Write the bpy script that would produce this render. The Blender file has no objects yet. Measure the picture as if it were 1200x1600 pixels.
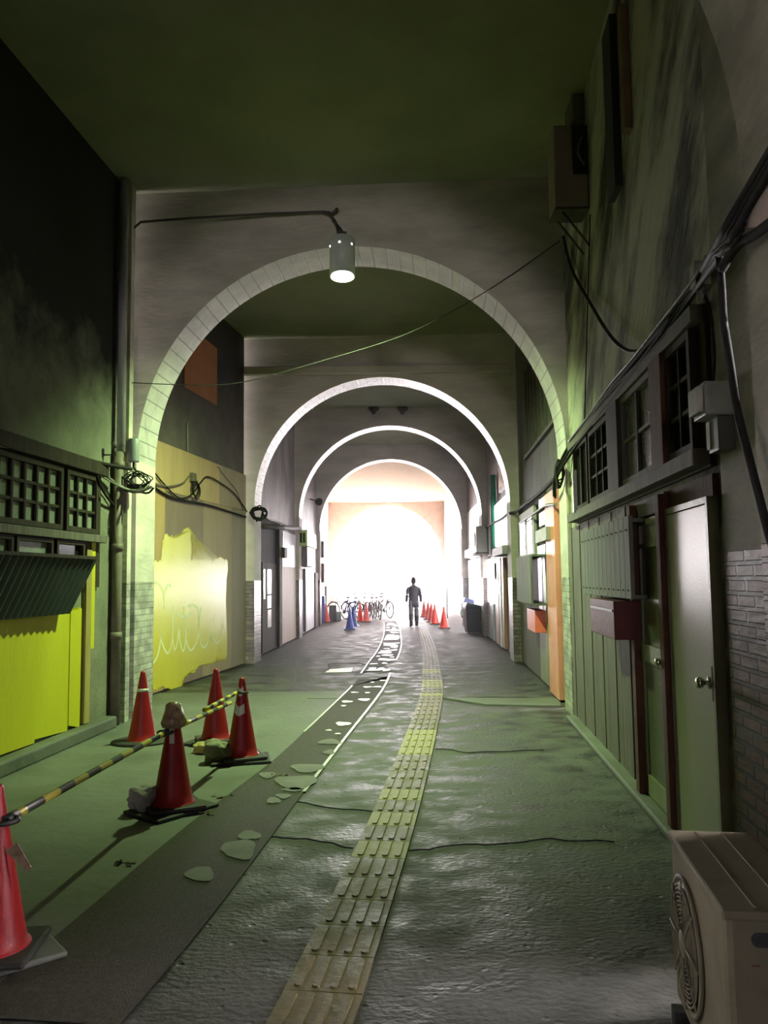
import bpy, bmesh, math, random
from mathutils import Vector, Matrix
random.seed(7)
C = bpy.context.scene
COL = C.collection
PI = math.pi

# ------------------------------------------------------------------ camera
FPX = 1250.0
CAM = Vector((0, 0, 1.6))
PITCH, ROLL = math.atan(105 / FPX), 0.012
cam_d = bpy.data.cameras.new('camera')
cam_d.sensor_fit = 'VERTICAL'; cam_d.sensor_height = 36.0; cam_d.sensor_width = 27.0
cam_d.lens = 36.0 * FPX / 1600
cam_d.clip_start = 0.05; cam_d.clip_end = 400
cam = bpy.data.objects.new('camera', cam_d); COL.objects.link(cam)
_f = Vector((0, math.cos(PITCH), math.sin(PITCH)))
_r0 = Vector((1, 0, 0)); _u0 = _r0.cross(_f)
RIGHT = _r0 * math.cos(ROLL) - _u0 * math.sin(ROLL)
UP = _u0 * math.cos(ROLL) + _r0 * math.sin(ROLL)
cam.matrix_world = Matrix(((RIGHT.x, UP.x, -_f.x, CAM.x), (RIGHT.y, UP.y, -_f.y, CAM.y),
                           (RIGHT.z, UP.z, -_f.z, CAM.z), (0, 0, 0, 1)))
C.camera = cam
# ------------------------------------------------------------------ world, exposure
W_STR = 50.0
HAZE = 0.0018
w = bpy.data.worlds.new('world'); C.world = w; w.use_nodes = True
bg = w.node_tree.nodes['Background']
bg.inputs[0].default_value = (1.0, 0.93, 0.96, 1); bg.inputs[1].default_value = W_STR
C.view_settings.view_transform = 'Standard'; C.view_settings.look = 'None'
C.view_settings.exposure = 0.0; C.view_settings.gamma = 1.0
C.view_settings.use_curve_mapping = False


def portal(loc, rot, sx, sy):
    l = bpy.data.lights.new('daylight_portal', 'AREA'); l.shape = 'RECTANGLE'
    l.size = sx; l.size_y = sy
    l.cycles.is_portal = True
    o = bpy.data.objects.new('daylight_portal', l); COL.objects.link(o)
    o.location = loc; o.rotation_euler = rot
    return o


portal((0.2, 50.9, 3.1), (-PI / 2, 0, 0), 7.4, 6.4)          # far exit, faces back down the tunnel
portal((4.1, 41.5, 1.6), (0, PI / 2, 0), 3.4, 8.6)          # side opening of the last bay
portal((-3.6, -30.4, 1.6), (PI / 2, 0, 0), 3.2, 3.2)         # near end behind the camera


# ------------------------------------------------------------------ pixel -> place
def ray(px, py):
    return (_f * FPX + RIGHT * (px - 600) + UP * (800 - py)).normalized()


def fp(px, py, z=0.0):
    d = ray(px, py); t = (z - CAM.z) / d.z
    return CAM + d * t


def atY(px, py, Y):
    d = ray(px, py); return CAM + d * (Y / d.y)


class Fr:
    """vertical wall plane: s runs along it, h up, d out of it into the tunnel"""
    def __init__(s, p0, p1):
        s.o = Vector((p0[0], p0[1], 0)); v = Vector((p1[0], p1[1], 0)) - s.o
        s.L = v.length; s.u = v / s.L
        s.n = Vector((-s.u.y, s.u.x, 0))
        mid = s.o + v / 2
        cx = 0.2 if mid.y > 0 else -2
        if s.n.dot(Vector((cx, mid.y, 0)) - mid) < 0: s.n = -s.n

    def p(s, a, h, d=0.0): return s.o + s.u * a + s.n * d + Vector((0, 0, h))

    def px(s, x, y, d=0.0):
        r = ray(x, y); t = (s.o + s.n * d - CAM).dot(s.n) / r.dot(s.n)
        q = CAM + r * t; return (q - s.o).dot(s.u), q.z

    def rc(s, a, b, d=0.0):
        A = s.px(*a, d); B = s.px(*b, d)
        return min(A[0], B[0]), max(A[0], B[0]), min(A[1], B[1]), max(A[1], B[1])

    def w(s, x, y, d=0.0):
        a, h = s.px(x, y, d); return s.p(a, h, d)


# ------------------------------------------------------------------ materials
def _n(nt, t, **k):
    n = nt.nodes.new(t)
    for a, b in k.items():
        if a.startswith('i_'): n.inputs[int(a[2:]) if a[2:].isdigit() else a[2:]].default_value = b
        else: setattr(n, a, b)
    return n


def c4(c): return (c[0], c[1], c[2], 1)


def M(name, c1, c2=None, rough=0.7, r2=None, scale=3.0, bump=0.15, bscale=25.0, metal=0.0, coat=0.0,
      emit=None, es=0.0, stretch=(1, 1, 1), rot=(0, 0, 0), lo=0.35, hi=0.65, obj=False, spec=0.5, detail=6, alpha=1.0, tex=False):
    m = bpy.data.materials.new(name); m.use_nodes = True; nt = m.node_tree; L = nt.links.new
    b = nt.nodes['Principled BSDF']
    b.inputs['Metallic'].default_value = metal; b.inputs['Roughness'].default_value = rough
    b.inputs['Coat Weight'].default_value = coat; b.inputs['Coat Roughness'].default_value = .2; b.inputs['Specular IOR Level'].default_value = spec
    if emit: b.inputs['Emission Color'].default_value = c4(emit); b.inputs['Emission Strength'].default_value = es
    if alpha < 1: b.inputs['Alpha'].default_value = alpha
    if obj: src = _n(nt, 'ShaderNodeTexCoord').outputs['Object']
    else: src = _n(nt, 'ShaderNodeNewGeometry').outputs['Position']
    mp = _n(nt, 'ShaderNodeMapping'); mp.inputs['Scale'].default_value = stretch; mp.inputs['Rotation'].default_value = rot
    if tex: mp.vector_type = 'TEXTURE'
    L(src, mp.inputs[0])
    nz = _n(nt, 'ShaderNodeTexNoise'); nz.inputs['Scale'].default_value = scale; nz.inputs['Detail'].default_value = detail
    nz.inputs['Roughness'].default_value = 0.65
    L(mp.outputs[0], nz.inputs['Vector'])
    cr = _n(nt, 'ShaderNodeValToRGB'); cr.color_ramp.elements[0].position = lo; cr.color_ramp.elements[1].position = hi
    cr.color_ramp.elements[0].color = c4(c1); cr.color_ramp.elements[1].color = c4(c2 or [min(1, v * 1.25) for v in c1])
    L(nz.outputs['Fac'], cr.inputs[0]); L(cr.outputs[0], b.inputs['Base Color'])
    if r2 is not None:
        mr = _n(nt, 'ShaderNodeMapRange'); mr.inputs[1].default_value = lo; mr.inputs[2].default_value = hi
        mr.inputs[3].default_value = rough; mr.inputs[4].default_value = r2
        L(nz.outputs['Fac'], mr.inputs[0]); L(mr.outputs[0], b.inputs['Roughness'])
    if bump > 0:
        n2 = _n(nt, 'ShaderNodeTexNoise'); n2.inputs['Scale'].default_value = bscale; n2.inputs['Detail'].default_value = 5
        L(mp.outputs[0], n2.inputs['Vector'])
        bp = _n(nt, 'ShaderNodeBump'); bp.inputs['Strength'].default_value = bump; bp.inputs['Distance'].default_value = 0.02
        L(n2.outputs['Fac'], bp.inputs['Height']); L(bp.outputs[0], b.inputs['Normal'])
    m['cr'] = 0
    return m


def pier_mat(name, plaster, dirt, brick, mortar, btop=1.6, brough=0.35, bw=0.22, rh=0.075, painted=0.0):
    """plaster above, a wainscot of glazed brick tiles below btop"""
    m = M(name, plaster, dirt, rough=0.75, scale=1.1, bump=0.25, bscale=9, stretch=(1, 1, 3.0))
    nt = m.node_tree; L = nt.links.new; b = nt.nodes['Principled BSDF']
    geo = _n(nt, 'ShaderNodeNewGeometry'); sp = _n(nt, 'ShaderNodeSeparateXYZ'); L(geo.outputs['Position'], sp.inputs[0])
    ad = _n(nt, 'ShaderNodeMath', operation='ADD'); L(sp.outputs[0], ad.inputs[0]); L(sp.outputs[1], ad.inputs[1])
    cb = _n(nt, 'ShaderNodeCombineXYZ'); L(ad.outputs[0], cb.inputs[0]); L(sp.outputs[2], cb.inputs[1])
    br = _n(nt, 'ShaderNodeTexBrick'); L(cb.outputs[0], br.inputs['Vector'])
    br.inputs['Scale'].default_value = 1.0; br.inputs['Brick Width'].default_value = bw; br.inputs['Row Height'].default_value = rh
    br.inputs['Mortar Size'].default_value = 0.008; br.inputs['Mortar Smooth'].default_value = 0.3
    br.inputs['Color1'].default_value = c4(brick); br.inputs['Color2'].default_value = c4([v * 0.7 for v in brick])
    br.inputs['Mortar'].default_value = c4(mortar)
    nz = _n(nt, 'ShaderNodeTexNoise'); nz.inputs['Scale'].default_value = 5; nz.inputs['Detail'].default_value = 6
    L(geo.outputs['Position'], nz.inputs['Vector'])
    mxd = _n(nt, 'ShaderNodeMix', data_type='RGBA', blend_type='MULTIPLY'); mxd.inputs[0].default_value = 0.6
    rp = _n(nt, 'ShaderNodeValToRGB'); rp.color_ramp.elements[0].position = 0.4; rp.color_ramp.elements[1].position = 0.6
    rp.color_ramp.elements[0].color = (.3, .3, .3, 1)
    L(nz.outputs['Fac'], rp.inputs[0]); L(br.outputs['Color'], mxd.inputs[6]); L(rp.outputs[0], mxd.inputs[7])
    lt = _n(nt, 'ShaderNodeMath', operation='LESS_THAN'); L(sp.outputs[2], lt.inputs[0]); lt.inputs[1].default_value = btop
    old = b.inputs['Base Color'].links[0].from_socket
    mx = _n(nt, 'ShaderNodeMix', data_type='RGBA'); L(lt.outputs[0], mx.inputs[0]); L(old, mx.inputs[6]); L(mxd.outputs[2], mx.inputs[7])
    L(mx.outputs[2], b.inputs['Base Color'])
    mr = _n(nt, 'ShaderNodeMapRange'); L(lt.outputs[0], mr.inputs[0]); mr.inputs[3].default_value = 0.7; mr.inputs[4].default_value = brough
    L(mr.outputs[0], b.inputs['Roughness'])
    bp0 = b.inputs['Normal'].links[0].from_socket
    mu = _n(nt, 'ShaderNodeMath', operation='MULTIPLY'); L(br.outputs['Fac'], mu.inputs[0]); L(lt.outputs[0], mu.inputs[1])
    bp = _n(nt, 'ShaderNodeBump'); bp.invert = True; bp.inputs['Strength'].default_value = 0.9; bp.inputs['Distance'].default_value = 0.012
    L(mu.outputs[0], bp.inputs['Height']); L(bp0, bp.inputs['Normal']); L(bp.outputs[0], b.inputs['Normal'])
    return m


def vous_mat(name, c1, c2, rough=0.4, joint=0.35, rowh=.36):
    """intrados: blocks laid around the arch, u along the arc"""
    m = M(name, c1, c2, rough=rough, scale=2.5, bump=0.2, bscale=14)
    nt = m.node_tree; L = nt.links.new; b = nt.nodes['Principled BSDF']
    uv = _n(nt, 'ShaderNodeUVMap'); uv.uv_map = 'UVMap'
    br = _n(nt, 'ShaderNodeTexBrick'); L(uv.outputs[0], br.inputs['Vector'])
    br.offset = 0.5; br.inputs['Scale'].default_value = 1
    br.inputs['Brick Width'].default_value = 0.17; br.inputs['Row Height'].default_value = rowh
    br.inputs['Mortar Size'].default_value = 0.008; br.inputs['Mortar Smooth'].default_value = 0.2
    for k in ('Color1', 'Color2'): br.inputs[k].default_value = (1, 1, 1, 1)
    br.inputs['Mortar'].default_value = (joint, joint, joint, 1)
    mx = _n(nt, 'ShaderNodeMix', data_type='RGBA', blend_type='MULTIPLY'); mx.inputs[0].default_value = 1
    old = b.inputs['Base Color'].links[0].from_socket
    L(old, mx.inputs[6]); L(br.outputs['Color'], mx.inputs[7]); L(mx.outputs[2], b.inputs['Base Color'])
    bp0 = b.inputs['Normal'].links[0].from_socket
    bp = _n(nt, 'ShaderNodeBump'); bp.invert = True; bp.inputs['Strength'].default_value = 0.8; bp.inputs['Distance'].default_value = 0.015
    L(br.outputs['Fac'], bp.inputs['Height']); L(bp0, bp.inputs['Normal']); L(bp.outputs[0], b.inputs['Normal'])
    return m


def dark_top(name, clean, top_dark, zlo, zhi, **k):
    """plaster darkened over its upper part, with a ragged edge"""
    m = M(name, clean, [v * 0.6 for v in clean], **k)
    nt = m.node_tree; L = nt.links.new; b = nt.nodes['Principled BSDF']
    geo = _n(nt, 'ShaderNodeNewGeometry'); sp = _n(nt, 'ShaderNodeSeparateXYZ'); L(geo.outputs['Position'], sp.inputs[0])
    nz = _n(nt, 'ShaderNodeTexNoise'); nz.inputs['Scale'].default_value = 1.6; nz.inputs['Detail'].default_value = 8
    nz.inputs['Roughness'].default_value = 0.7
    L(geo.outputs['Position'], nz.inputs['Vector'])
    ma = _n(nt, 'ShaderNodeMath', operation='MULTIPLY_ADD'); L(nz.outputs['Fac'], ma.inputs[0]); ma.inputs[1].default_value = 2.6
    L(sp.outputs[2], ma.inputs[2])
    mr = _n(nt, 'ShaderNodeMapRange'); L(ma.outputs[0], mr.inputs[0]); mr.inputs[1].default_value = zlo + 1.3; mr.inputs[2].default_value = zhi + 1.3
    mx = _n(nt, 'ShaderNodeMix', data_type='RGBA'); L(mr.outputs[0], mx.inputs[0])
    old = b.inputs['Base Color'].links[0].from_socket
    L(old, mx.inputs[6]); mx.inputs[7].default_value = c4(top_dark); L(mx.outputs[2], b.inputs['Base Color'])
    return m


def ribbed(name, c1, c2, per, rough=0.5, metal=0.0, axis=1):
    m = M(name, c1, c2, rough=rough, metal=metal, scale=3, bump=0.1)
    return m


m_ceil = M('ceiling_plaster', (.20, .205, .13), (.26, .265, .17), scale=.8, rough=.85, bump=.1)
m_floor = M('wet_concrete', (.012, .012, .010), (.095, .093, .085), rough=.48, r2=.85, scale=3.4, bump=.38, bscale=34, stretch=(.8, 1.1, 1), detail=10, lo=.38, hi=.62)
nt = m_floor.node_tree; b = nt.nodes['Principled BSDF']
vo_ = _n(nt, 'ShaderNodeTexVoronoi'); vo_.inputs['Scale'].default_value = 9; nt.links.new(_n(nt, 'ShaderNodeNewGeometry').outputs['Position'], vo_.inputs['Vector'])
mr_ = _n(nt, 'ShaderNodeMapRange'); mr_.inputs[1].default_value = .06; mr_.inputs[2].default_value = .16
nt.links.new(vo_.outputs['Distance'], mr_.inputs[0])
bp_ = _n(nt, 'ShaderNodeBump'); bp_.inputs['Strength'].default_value = .5; bp_.inputs['Distance'].default_value = .012
nt.links.new(mr_.outputs[0], bp_.inputs['Height']); nt.links.new(b.inputs['Normal'].links[0].from_socket, bp_.inputs['Normal']); nt.links.new(bp_.outputs[0], b.inputs['Normal'])
m_slab = M('smooth_concrete', (.085, .09, .075), (.145, .15, .13), rough=.6, r2=.75, scale=1.1, bump=.25, bscale=12)
m_patch = M('pale_concrete', (.30, .30, .28), (.42, .42, .40), rough=.5, bump=.3)
m_asph = M('brown_asphalt', (.038, .033, .027), (.07, .062, .05), rough=.75, spec=.2, scale=60, bump=.35, bscale=130)
m_paint = M('white_road_paint', (.62, .62, .58), (.75, .75, .72), rough=.45, bump=.1)
m_worn = M('worn_road_paint', (.07, .068, .06), (.14, .138, .122), rough=.7, bump=.1)
m_edge = M('pale_edge_strip', (.40, .40, .36), (.55, .55, .5), rough=.4)
m_tact = M('worn_tactile', (.085, .066, .026), (.15, .118, .05), rough=.5, r2=.7, scale=5, bump=.2)
m_tacty = M('yellow_tactile', (.20, .17, .025), (.27, .235, .04), rough=.6, scale=5)
m_crack = M('crack', (.01, .01, .008), rough=.9, bump=0)
m_pier1 = pier_mat('pier_one', (.62, .57, .48), (.40, .37, .31), (.46, .46, .38), (.30, .30, .24), brough=.7)
m_pier2 = pier_mat('pier_two', (.50, .46, .39), (.38, .345, .29), (.20, .16, .14), (.07, .06, .055), brough=.3)
m_pier0 = pier_mat('pier_zero', (.25, .235, .175), (.13, .12, .085), (.12, .050, .024), (.005, .004, .003), btop=1.72, brough=.5, bw=.24, rh=.072)
m_pier0.node_tree.nodes['Principled BSDF'].inputs['Specular IOR Level'].default_value = .2
for n_ in m_pier0.node_tree.nodes:
    if n_.type == 'TEX_BRICK': n_.inputs['Mortar Size'].default_value = .013
m_vous1 = vous_mat('voussoir_one', (.52, .50, .45), (.33, .31, .28), rough=.5, rowh=.7, joint=.5)
m_vous2 = vous_mat('voussoir_two', (.74, .70, .70), (.60, .56, .56), rough=.32, joint=.3)
m_wallL = dark_top('soot_shade_left', (.20, .20, .15), (.010, .010, .008), 3.6, 4.4, rough=.85, scale=2, bump=.3)  # smoke stain, plus the shade above the lamp cutoff painted into the colour
m_wallL2 = dark_top('dark_top_left_two', (.16, .13, .12), (.035, .028, .028), 4.2, 5.6, rough=.7, scale=1.5, bump=.3)  # darker towards the top
m_wallR = M('streaked_plaster', (.045, .042, .032), (.42, .40, .335), rough=.85, scale=1.25, bump=.5, bscale=9,
            stretch=(1.0, .8, 2.0), rot=(.75, 0, 0), tex=True, lo=.41, hi=.57)
m_wallR2 = M('dark_plaster', (.035, .032, .028), (.12, .11, .10), rough=.7, scale=1.5, bump=.3, stretch=(1, 1, .6))
m_wall3 = M('streaky_plaster_far', (.10, .085, .085), (.34, .30, .30), rough=.55, scale=1.6, bump=.3, stretch=(1, 1, .5))
m_wallw = M('white_wall', (.66, .64, .68), (.8, .78, .82), rough=.35, bump=.05)
m_glow2 = M('dim_added_glow', (.8, .8, .8), rough=.4, bump=0, emit=(1, .95, 1), es=5)  # glow added to white panels, feeds the highlight on the yellow paint
m_glow = M('white_added_glow', (.8, .8, .8), rough=.4, bump=0, emit=(1, .95, 1), es=9)  # stronger glow added to the white door leaves for that same highlight
m_cream = M('cream_plaster', (.72, .58, .42), (.80, .66, .50), rough=.8, bump=.1)
m_pink = M('pink_tan_plaster', (.55, .40, .32), (.65, .50, .40), rough=.8, bump=.2)
m_rust = M('rusty_dark_metal', (.045, .04, .035), (.09, .075, .06), rough=.7)
m_wood = M('dark_wood', (.022, .016, .010), (.05, .038, .025), rough=.75, spec=.25, scale=5, stretch=(4, 4, .6))
m_woodg = M('weathered_planks', (.085, .078, .062), (.15, .135, .11), rough=.75, spec=.3, scale=5, stretch=(5, 5, .4), bump=.3)
m_woodr = M('red_brown_wood', (.07, .028, .016), (.12, .052, .03), rough=.75, spec=.2, scale=5, stretch=(4, 4, .6))
m_glassd = M('dark_glass', (.012, .014, .012), rough=.18, bump=0)
m_glassf = M('frosted_glass', (.20, .22, .19), (.26, .28, .25), rough=.35, scale=9, bump=.05)
m_glassg = M('grey_glass', (.09, .095, .085), (.13, .135, .125), rough=.25, bump=.03)
m_yel = M('yellow_paint', (.48, .43, .008), (.57, .52, .02), rough=.7, spec=.3, scale=1.5, bump=.12, bscale=40, stretch=(1, 1, .3))
m_yelg = M('glossy_yellow_paint', (.84, .64, .02), (.88, .72, .06), rough=.26, r2=.32, scale=1.5, bump=.03, bscale=30, stretch=(1, 1, .3), coat=.7)
m_white = M('white_spray', (1.0, .88, .58), rough=.5, bump=0)
ply = [M('plywood_%d' % i, c, [v * 1.2 for v in c], rough=.6, scale=2.2, stretch=(2, 2, .4), bump=.06)
       for i, c in enumerate([(.52, .34, .18), (.46, .29, .13), (.36, .25, .17), (.23, .155, .12), (.36, .26, .19), (.26, .20, .155)])]
m_orange = M('orange_board', (.42, .15, .06), (.52, .20, .09), rough=.7, scale=2)
m_orpost = M('orange_post', (.70, .24, .16), (.78, .32, .22), rough=.5)
m_corr = M('dark_corrugated', (.022, .030, .034), (.035, .045, .05), rough=.6, bump=.1)
m_corrg = M('grey_green_planks', (.10, .105, .09), (.17, .175, .155), rough=.75, spec=.25, scale=4, stretch=(4, 4, .5))
m_pipe = M('painted_pipe', (.10, .08, .065), (.18, .15, .12), rough=.6, scale=4)
m_pipeg = M('grey_pipe', (.26, .25, .24), (.34, .33, .32), rough=.6)
m_cable = M('black_cable', (.010, .009, .008), (.022, .02, .018), rough=.75, spec=.2, scale=8)
m_cableg = M('grey_cable', (.12, .12, .10), (.2, .2, .17), rough=.5, scale=8)
m_grey = M('grey_metal', (.20, .22, .22), (.26, .28, .28), rough=.45, obj=True)
m_lampb = M('lamp_enamel', (.50, .54, .50), (.6, .64, .6), rough=.4)
m_bulb = M('lamp_glow', (1, 1, 1), emit=(.93, 1, .85), es=22, bump=0)
m_cone = M('red_cone_plastic', (.24, .006, .010), (.30, .010, .014), rough=.45, spec=.35, scale=3, bump=.08, bscale=90, obj=True)
m_coneo = M('orange_cone_plastic', (.85, .05, .03), rough=.4, bump=0, obj=True)
m_coneb = M('blue_cone_plastic', (.02, .05, .32), rough=.4, bump=0, obj=True)
m_rub = M('black_rubber', (.015, .015, .015), (.03, .028, .025), rough=.7, obj=True)
m_refl = M('reflective_tape', (.50, .50, .45), (.6, .6, .55), rough=.35, obj=True)
m_tape = M('brown_tape', (.14, .08, .035), (.34, .24, .15), rough=.4, scale=20, obj=True)
m_barY = M('barrier_yellow', (.50, .42, .03), (.6, .5, .06), rough=.45)
m_barB = M('barrier_black', (.02, .02, .02), rough=.5)
m_stone = M('stone', (.17, .155, .14), (.30, .28, .25), rough=.9, scale=9, bump=.7, bscale=22)
m_moss = M('mossy_stone', (.13, .14, .08), (.26, .24, .17), rough=.9, scale=9, bump=.7, bscale=22)
m_red = M('dark_red_box', (.08, .012, .012), (.10, .018, .018), rough=.6, spec=.25)
m_redo = M('orange_red_box', (.70, .13, .07), rough=.45)
m_doorp = M('pale_door', (.36, .36, .30), (.42, .42, .355), rough=.36, scale=60, bump=.08, bscale=80)
m_olive = M('olive_frame', (.20, .21, .13), (.28, .29, .19), rough=.4)
m_oliveG = M('olive_glass', (.085, .095, .055), (.12, .13, .08), rough=.3, scale=4)
m_chrome = M('chrome', (.65, .63, .60), rough=.16, metal=1, bump=0)
m_ac = M('dirty_beige_metal', (.13, .112, .07), (.19, .165, .11), rough=.65, spec=.3, scale=4, bump=.08, lo=.3, hi=.55)
m_acp = M('pinkish_metal', (.26, .20, .17), (.31, .25, .22), rough=.55)
m_acd = M('fan_grille_black', (.012, .012, .012), rough=.5)
m_rustp = M('rust', (.10, .045, .02), (.2, .09, .04), rough=.9)
m_binb = M('navy_bin', (.012, .02, .09), rough=.4, bump=0)
m_bind = M('dark_bin', (.022, .026, .05), rough=.4, bump=0)
m_bag = M('white_bag', (.75, .75, .8), rough=.5)
m_green = M('green_pipe', (.01, .16, .09), rough=.4, bump=0)
m_lime = M('lime_box', (.35, .5, .12), rough=.5)
m_tile = M('pale_blue_tile', (.42, .45, .62), (.5, .53, .7), rough=.35, bump=0)
m_brown = M('brown_door', (.30, .13, .07), (.36, .17, .10), rough=.4)
m_jacket = M('charcoal_jacket', (.035, .03, .045), (.05, .045, .06), rough=.85, obj=True)
m_trous = M('grey_trousers', (.16, .145, .16), (.2, .18, .2), rough=.85, obj=True)
m_boot = M('black_boots', (.02, .02, .025), rough=.5, obj=True)
m_skin = M('skin', (.36, .21, .15), rough=.5, bump=0, obj=True)
m_hair = M('dark_hair', (.03, .025, .022), rough=.8, obj=True)
m_out = M('street_concrete', (.62, .60, .60), (.7, .68, .68), rough=.8)
m_steel = M('steel', (.12, .12, .14), rough=.45, metal=.3, bump=0, obj=True)
m_navy = M('blue_paint_metal', (.03, .06, .30), rough=.35, bump=0, obj=True)
m_maroon = M('maroon_paint_metal', (.22, .03, .04), rough=.35, bump=0, obj=True)
m_silver = M('silver_paint', (.16, .16, .18), rough=.35, bump=0, obj=True)
m_basket = M('brown_basket', (.14, .07, .05), rough=.6, obj=True)
m_litter = M('dry_leaves', (.12, .10, .06), (.22, .19, .12), rough=.9)


# ------------------------------------------------------------------ mesh helpers
def nb(): return bmesh.new()


def quadbox(bm, P, mi=0):
    """P: 8 points, bottom ring then top ring"""
    v = [bm.verts.new(p) for p in P]
    for f in ((0, 3, 2, 1), (4, 5, 6, 7), (0, 1, 5, 4), (1, 2, 6, 5), (2, 3, 7, 6), (3, 0, 4, 7)):
        fc = bm.faces.new([v[i] for i in f]); fc.material_index = mi
    return v


def box(bm, x0, x1, y0, y1, z0, z1, mi=0, R=None, o=None):
    P = [Vector(p) for p in ((x0, y0, z0), (x1, y0, z0), (x1, y1, z0), (x0, y1, z0), (x0, y0, z1), (x1, y0, z1), (x1, y1, z1), (x0, y1, z1))]
    if R: P = [R @ p for p in P]
    if o: P = [p + o for p in P]
    return quadbox(bm, P, mi)


def fbox(bm, fr, s0, s1, h0, h1, d0, d1, mi=0):
    P = [fr.p(a, h, d) for h in (h0, h1) for a, d in ((s0, d0), (s1, d0), (s1, d1), (s0, d1))]
    return quadbox(bm, P, mi)


def frect(bm, fr, a, b, d0, d1, mi=0):
    s0, s1, h0, h1 = fr.rc(a, b, d1)
    fbox(bm, fr, s0, s1, h0, h1, d0, d1, mi); return s0, s1, h0, h1


def fpoly(bm, fr, pts, d0, d1, mi=0):
    """pts: (s,h) outline"""
    A = [bm.verts.new(fr.p(a, h, d1)) for a, h in pts]; B = [bm.verts.new(fr.p(a, h, d0)) for a, h in pts]
    bm.faces.new(A).material_index = mi
    n = len(pts)
    for i in range(n): bm.faces.new((A[i], B[i], B[(i + 1) % n], A[(i + 1) % n])).material_index = mi


def smooth(pts, k=6):
    pts = [Vector(p) for p in pts]
    if len(pts) < 3: return pts
    out = []
    for i in range(len(pts) - 1):
        p0 = pts[max(i - 1, 0)]; p1 = pts[i]; p2 = pts[i + 1]; p3 = pts[min(i + 2, len(pts) - 1)]
        for j in range(k):
            t = j / k
            out.append(.5 * ((2 * p1) + (p2 - p0) * t + (2 * p0 - 5 * p1 + 4 * p2 - p3) * t * t + (3 * p1 - p0 - 3 * p2 + p3) * t ** 3))
    out.append(pts[-1]); return out


def tube(bm, pts, r, n=8, mi=0, cap=True):
    pts = [Vector(p) for p in pts]; rings = []
    ref = Vector((0, 0, 1))
    for i, p in enumerate(pts):
        t = (pts[min(i + 1, len(pts) - 1)] - pts[max(i - 1, 0)])
        if t.length < 1e-9: t = Vector((0, 0, 1))
        t.normalize()
        a = ref.cross(t)
        if a.length < .15: a = Vector((1, 0, 0)).cross(t)
        a.normalize(); b = t.cross(a)
        rr = r[i] if isinstance(r, (list, tuple)) else r
        rings.append([bm.verts.new(p + (a * math.cos(2 * PI * k / n) + b * math.sin(2 * PI * k / n)) * rr) for k in range(n)])
    for i in range(len(rings) - 1):
        for k in range(n):
            f = bm.faces.new((rings[i][k], rings[i][(k + 1) % n], rings[i + 1][(k + 1) % n], rings[i + 1][k]))
            f.material_index = mi; f.smooth = True
    if cap:
        bm.faces.new(rings[0][::-1]).material_index = mi; bm.faces.new(rings[-1]).material_index = mi


def lathe(bm, prof, n=32, o=Vector((0, 0, 0)), R=None, mi=0, sm=True, cap=True):
    rings = []
    for r, z in prof:
        rings.append([bm.verts.new((R @ Vector((r * math.cos(2 * PI * k / n), r * math.sin(2 * PI * k / n), z)) if R
                                    else Vector((r * math.cos(2 * PI * k / n), r * math.sin(2 * PI * k / n), z))) + o) for k in range(n)])
    for i in range(len(rings) - 1):
        for k in range(n):
            f = bm.faces.new((rings[i][k], rings[i][(k + 1) % n], rings[i + 1][(k + 1) % n], rings[i + 1][k])); f.smooth = sm; f.material_index = mi
    if not cap: return
    if prof[0][0] > 1e-4: bm.faces.new(rings[0][::-1]).material_index = mi
    if prof[-1][0] > 1e-4: bm.faces.new(rings[-1]).material_index = mi


def blob(bm, c, sx, sy, sz, seed=0, rough=.18, sub=3):
    rnd = random.Random(seed); off = Vector((rnd.random() * 9, rnd.random() * 9, rnd.random() * 9))
    from mathutils import noise
    r = bmesh.ops.create_icosphere(bm, subdivisions=sub, radius=1)
    for v in r['verts']:
        k = 1 + rough * noise.noise(v.co * 1.4 + off) * 2 + rough * .5 * noise.noise(v.co * 4 + off)
        v.co = Vector((v.co.x * sx * k, v.co.y * sy * k, v.co.z * sz * k)) + Vector(c)
    for f in bm.faces: f.smooth = True


def wpos(o):
    p = Vector((0, 0, 0))
    while o: p += o.location; o = o.parent
    return p


def tag(o, label=None, cat=None, group=None, kind=None):
    if label: o['label'] = label
    if cat: o['category'] = cat
    if group: o['group'] = group
    if kind: o['kind'] = kind
    return o


def obj(name, bm, mat, parent=None, label=None, cat=None, group=None, kind=None, local=False, bevel=0, ngon=False):
    bmesh.ops.remove_doubles(bm, verts=bm.verts, dist=1e-5) if not ngon else None
    bmesh.ops.recalc_face_normals(bm, faces=bm.faces)
    me = bpy.data.meshes.new(name)
    if not local:
        if parent is None:
            xs = [v.co for v in bm.verts]
            o0 = Vector(((min(v.x for v in xs) + max(v.x for v in xs)) / 2, (min(v.y for v in xs) + max(v.y for v in xs)) / 2, min(v.z for v in xs)))
        else: o0 = wpos(parent)
        for v in bm.verts: v.co -= o0
    bm.to_mesh(me); bm.free()
    o = bpy.data.objects.new(name, me); COL.objects.link(o)
    for m in (mat if isinstance(mat, (list, tuple)) else [mat]): me.materials.append(m)
    if parent: o.parent = parent
    elif not local: o.location = o0
    if bevel:
        b = o.modifiers.new('bevel', 'BEVEL'); b.width = bevel; b.segments = 2; b.limit_method = 'ANGLE'
    return tag(o, label, cat, group, kind)


def empty(name, loc, label, cat, group=None, kind=None, rz=0):
    o = bpy.data.objects.new(name, None); COL.objects.link(o); o.location = loc; o.rotation_euler.z = rz
    o.empty_display_size = .1
    return tag(o, label, cat, group, kind)


def copy_tree(o, parent=None):
    c = o.copy(); COL.objects.link(c); c.parent = parent
    for ch in list(o.children): copy_tree(ch, c)
    return c


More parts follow.
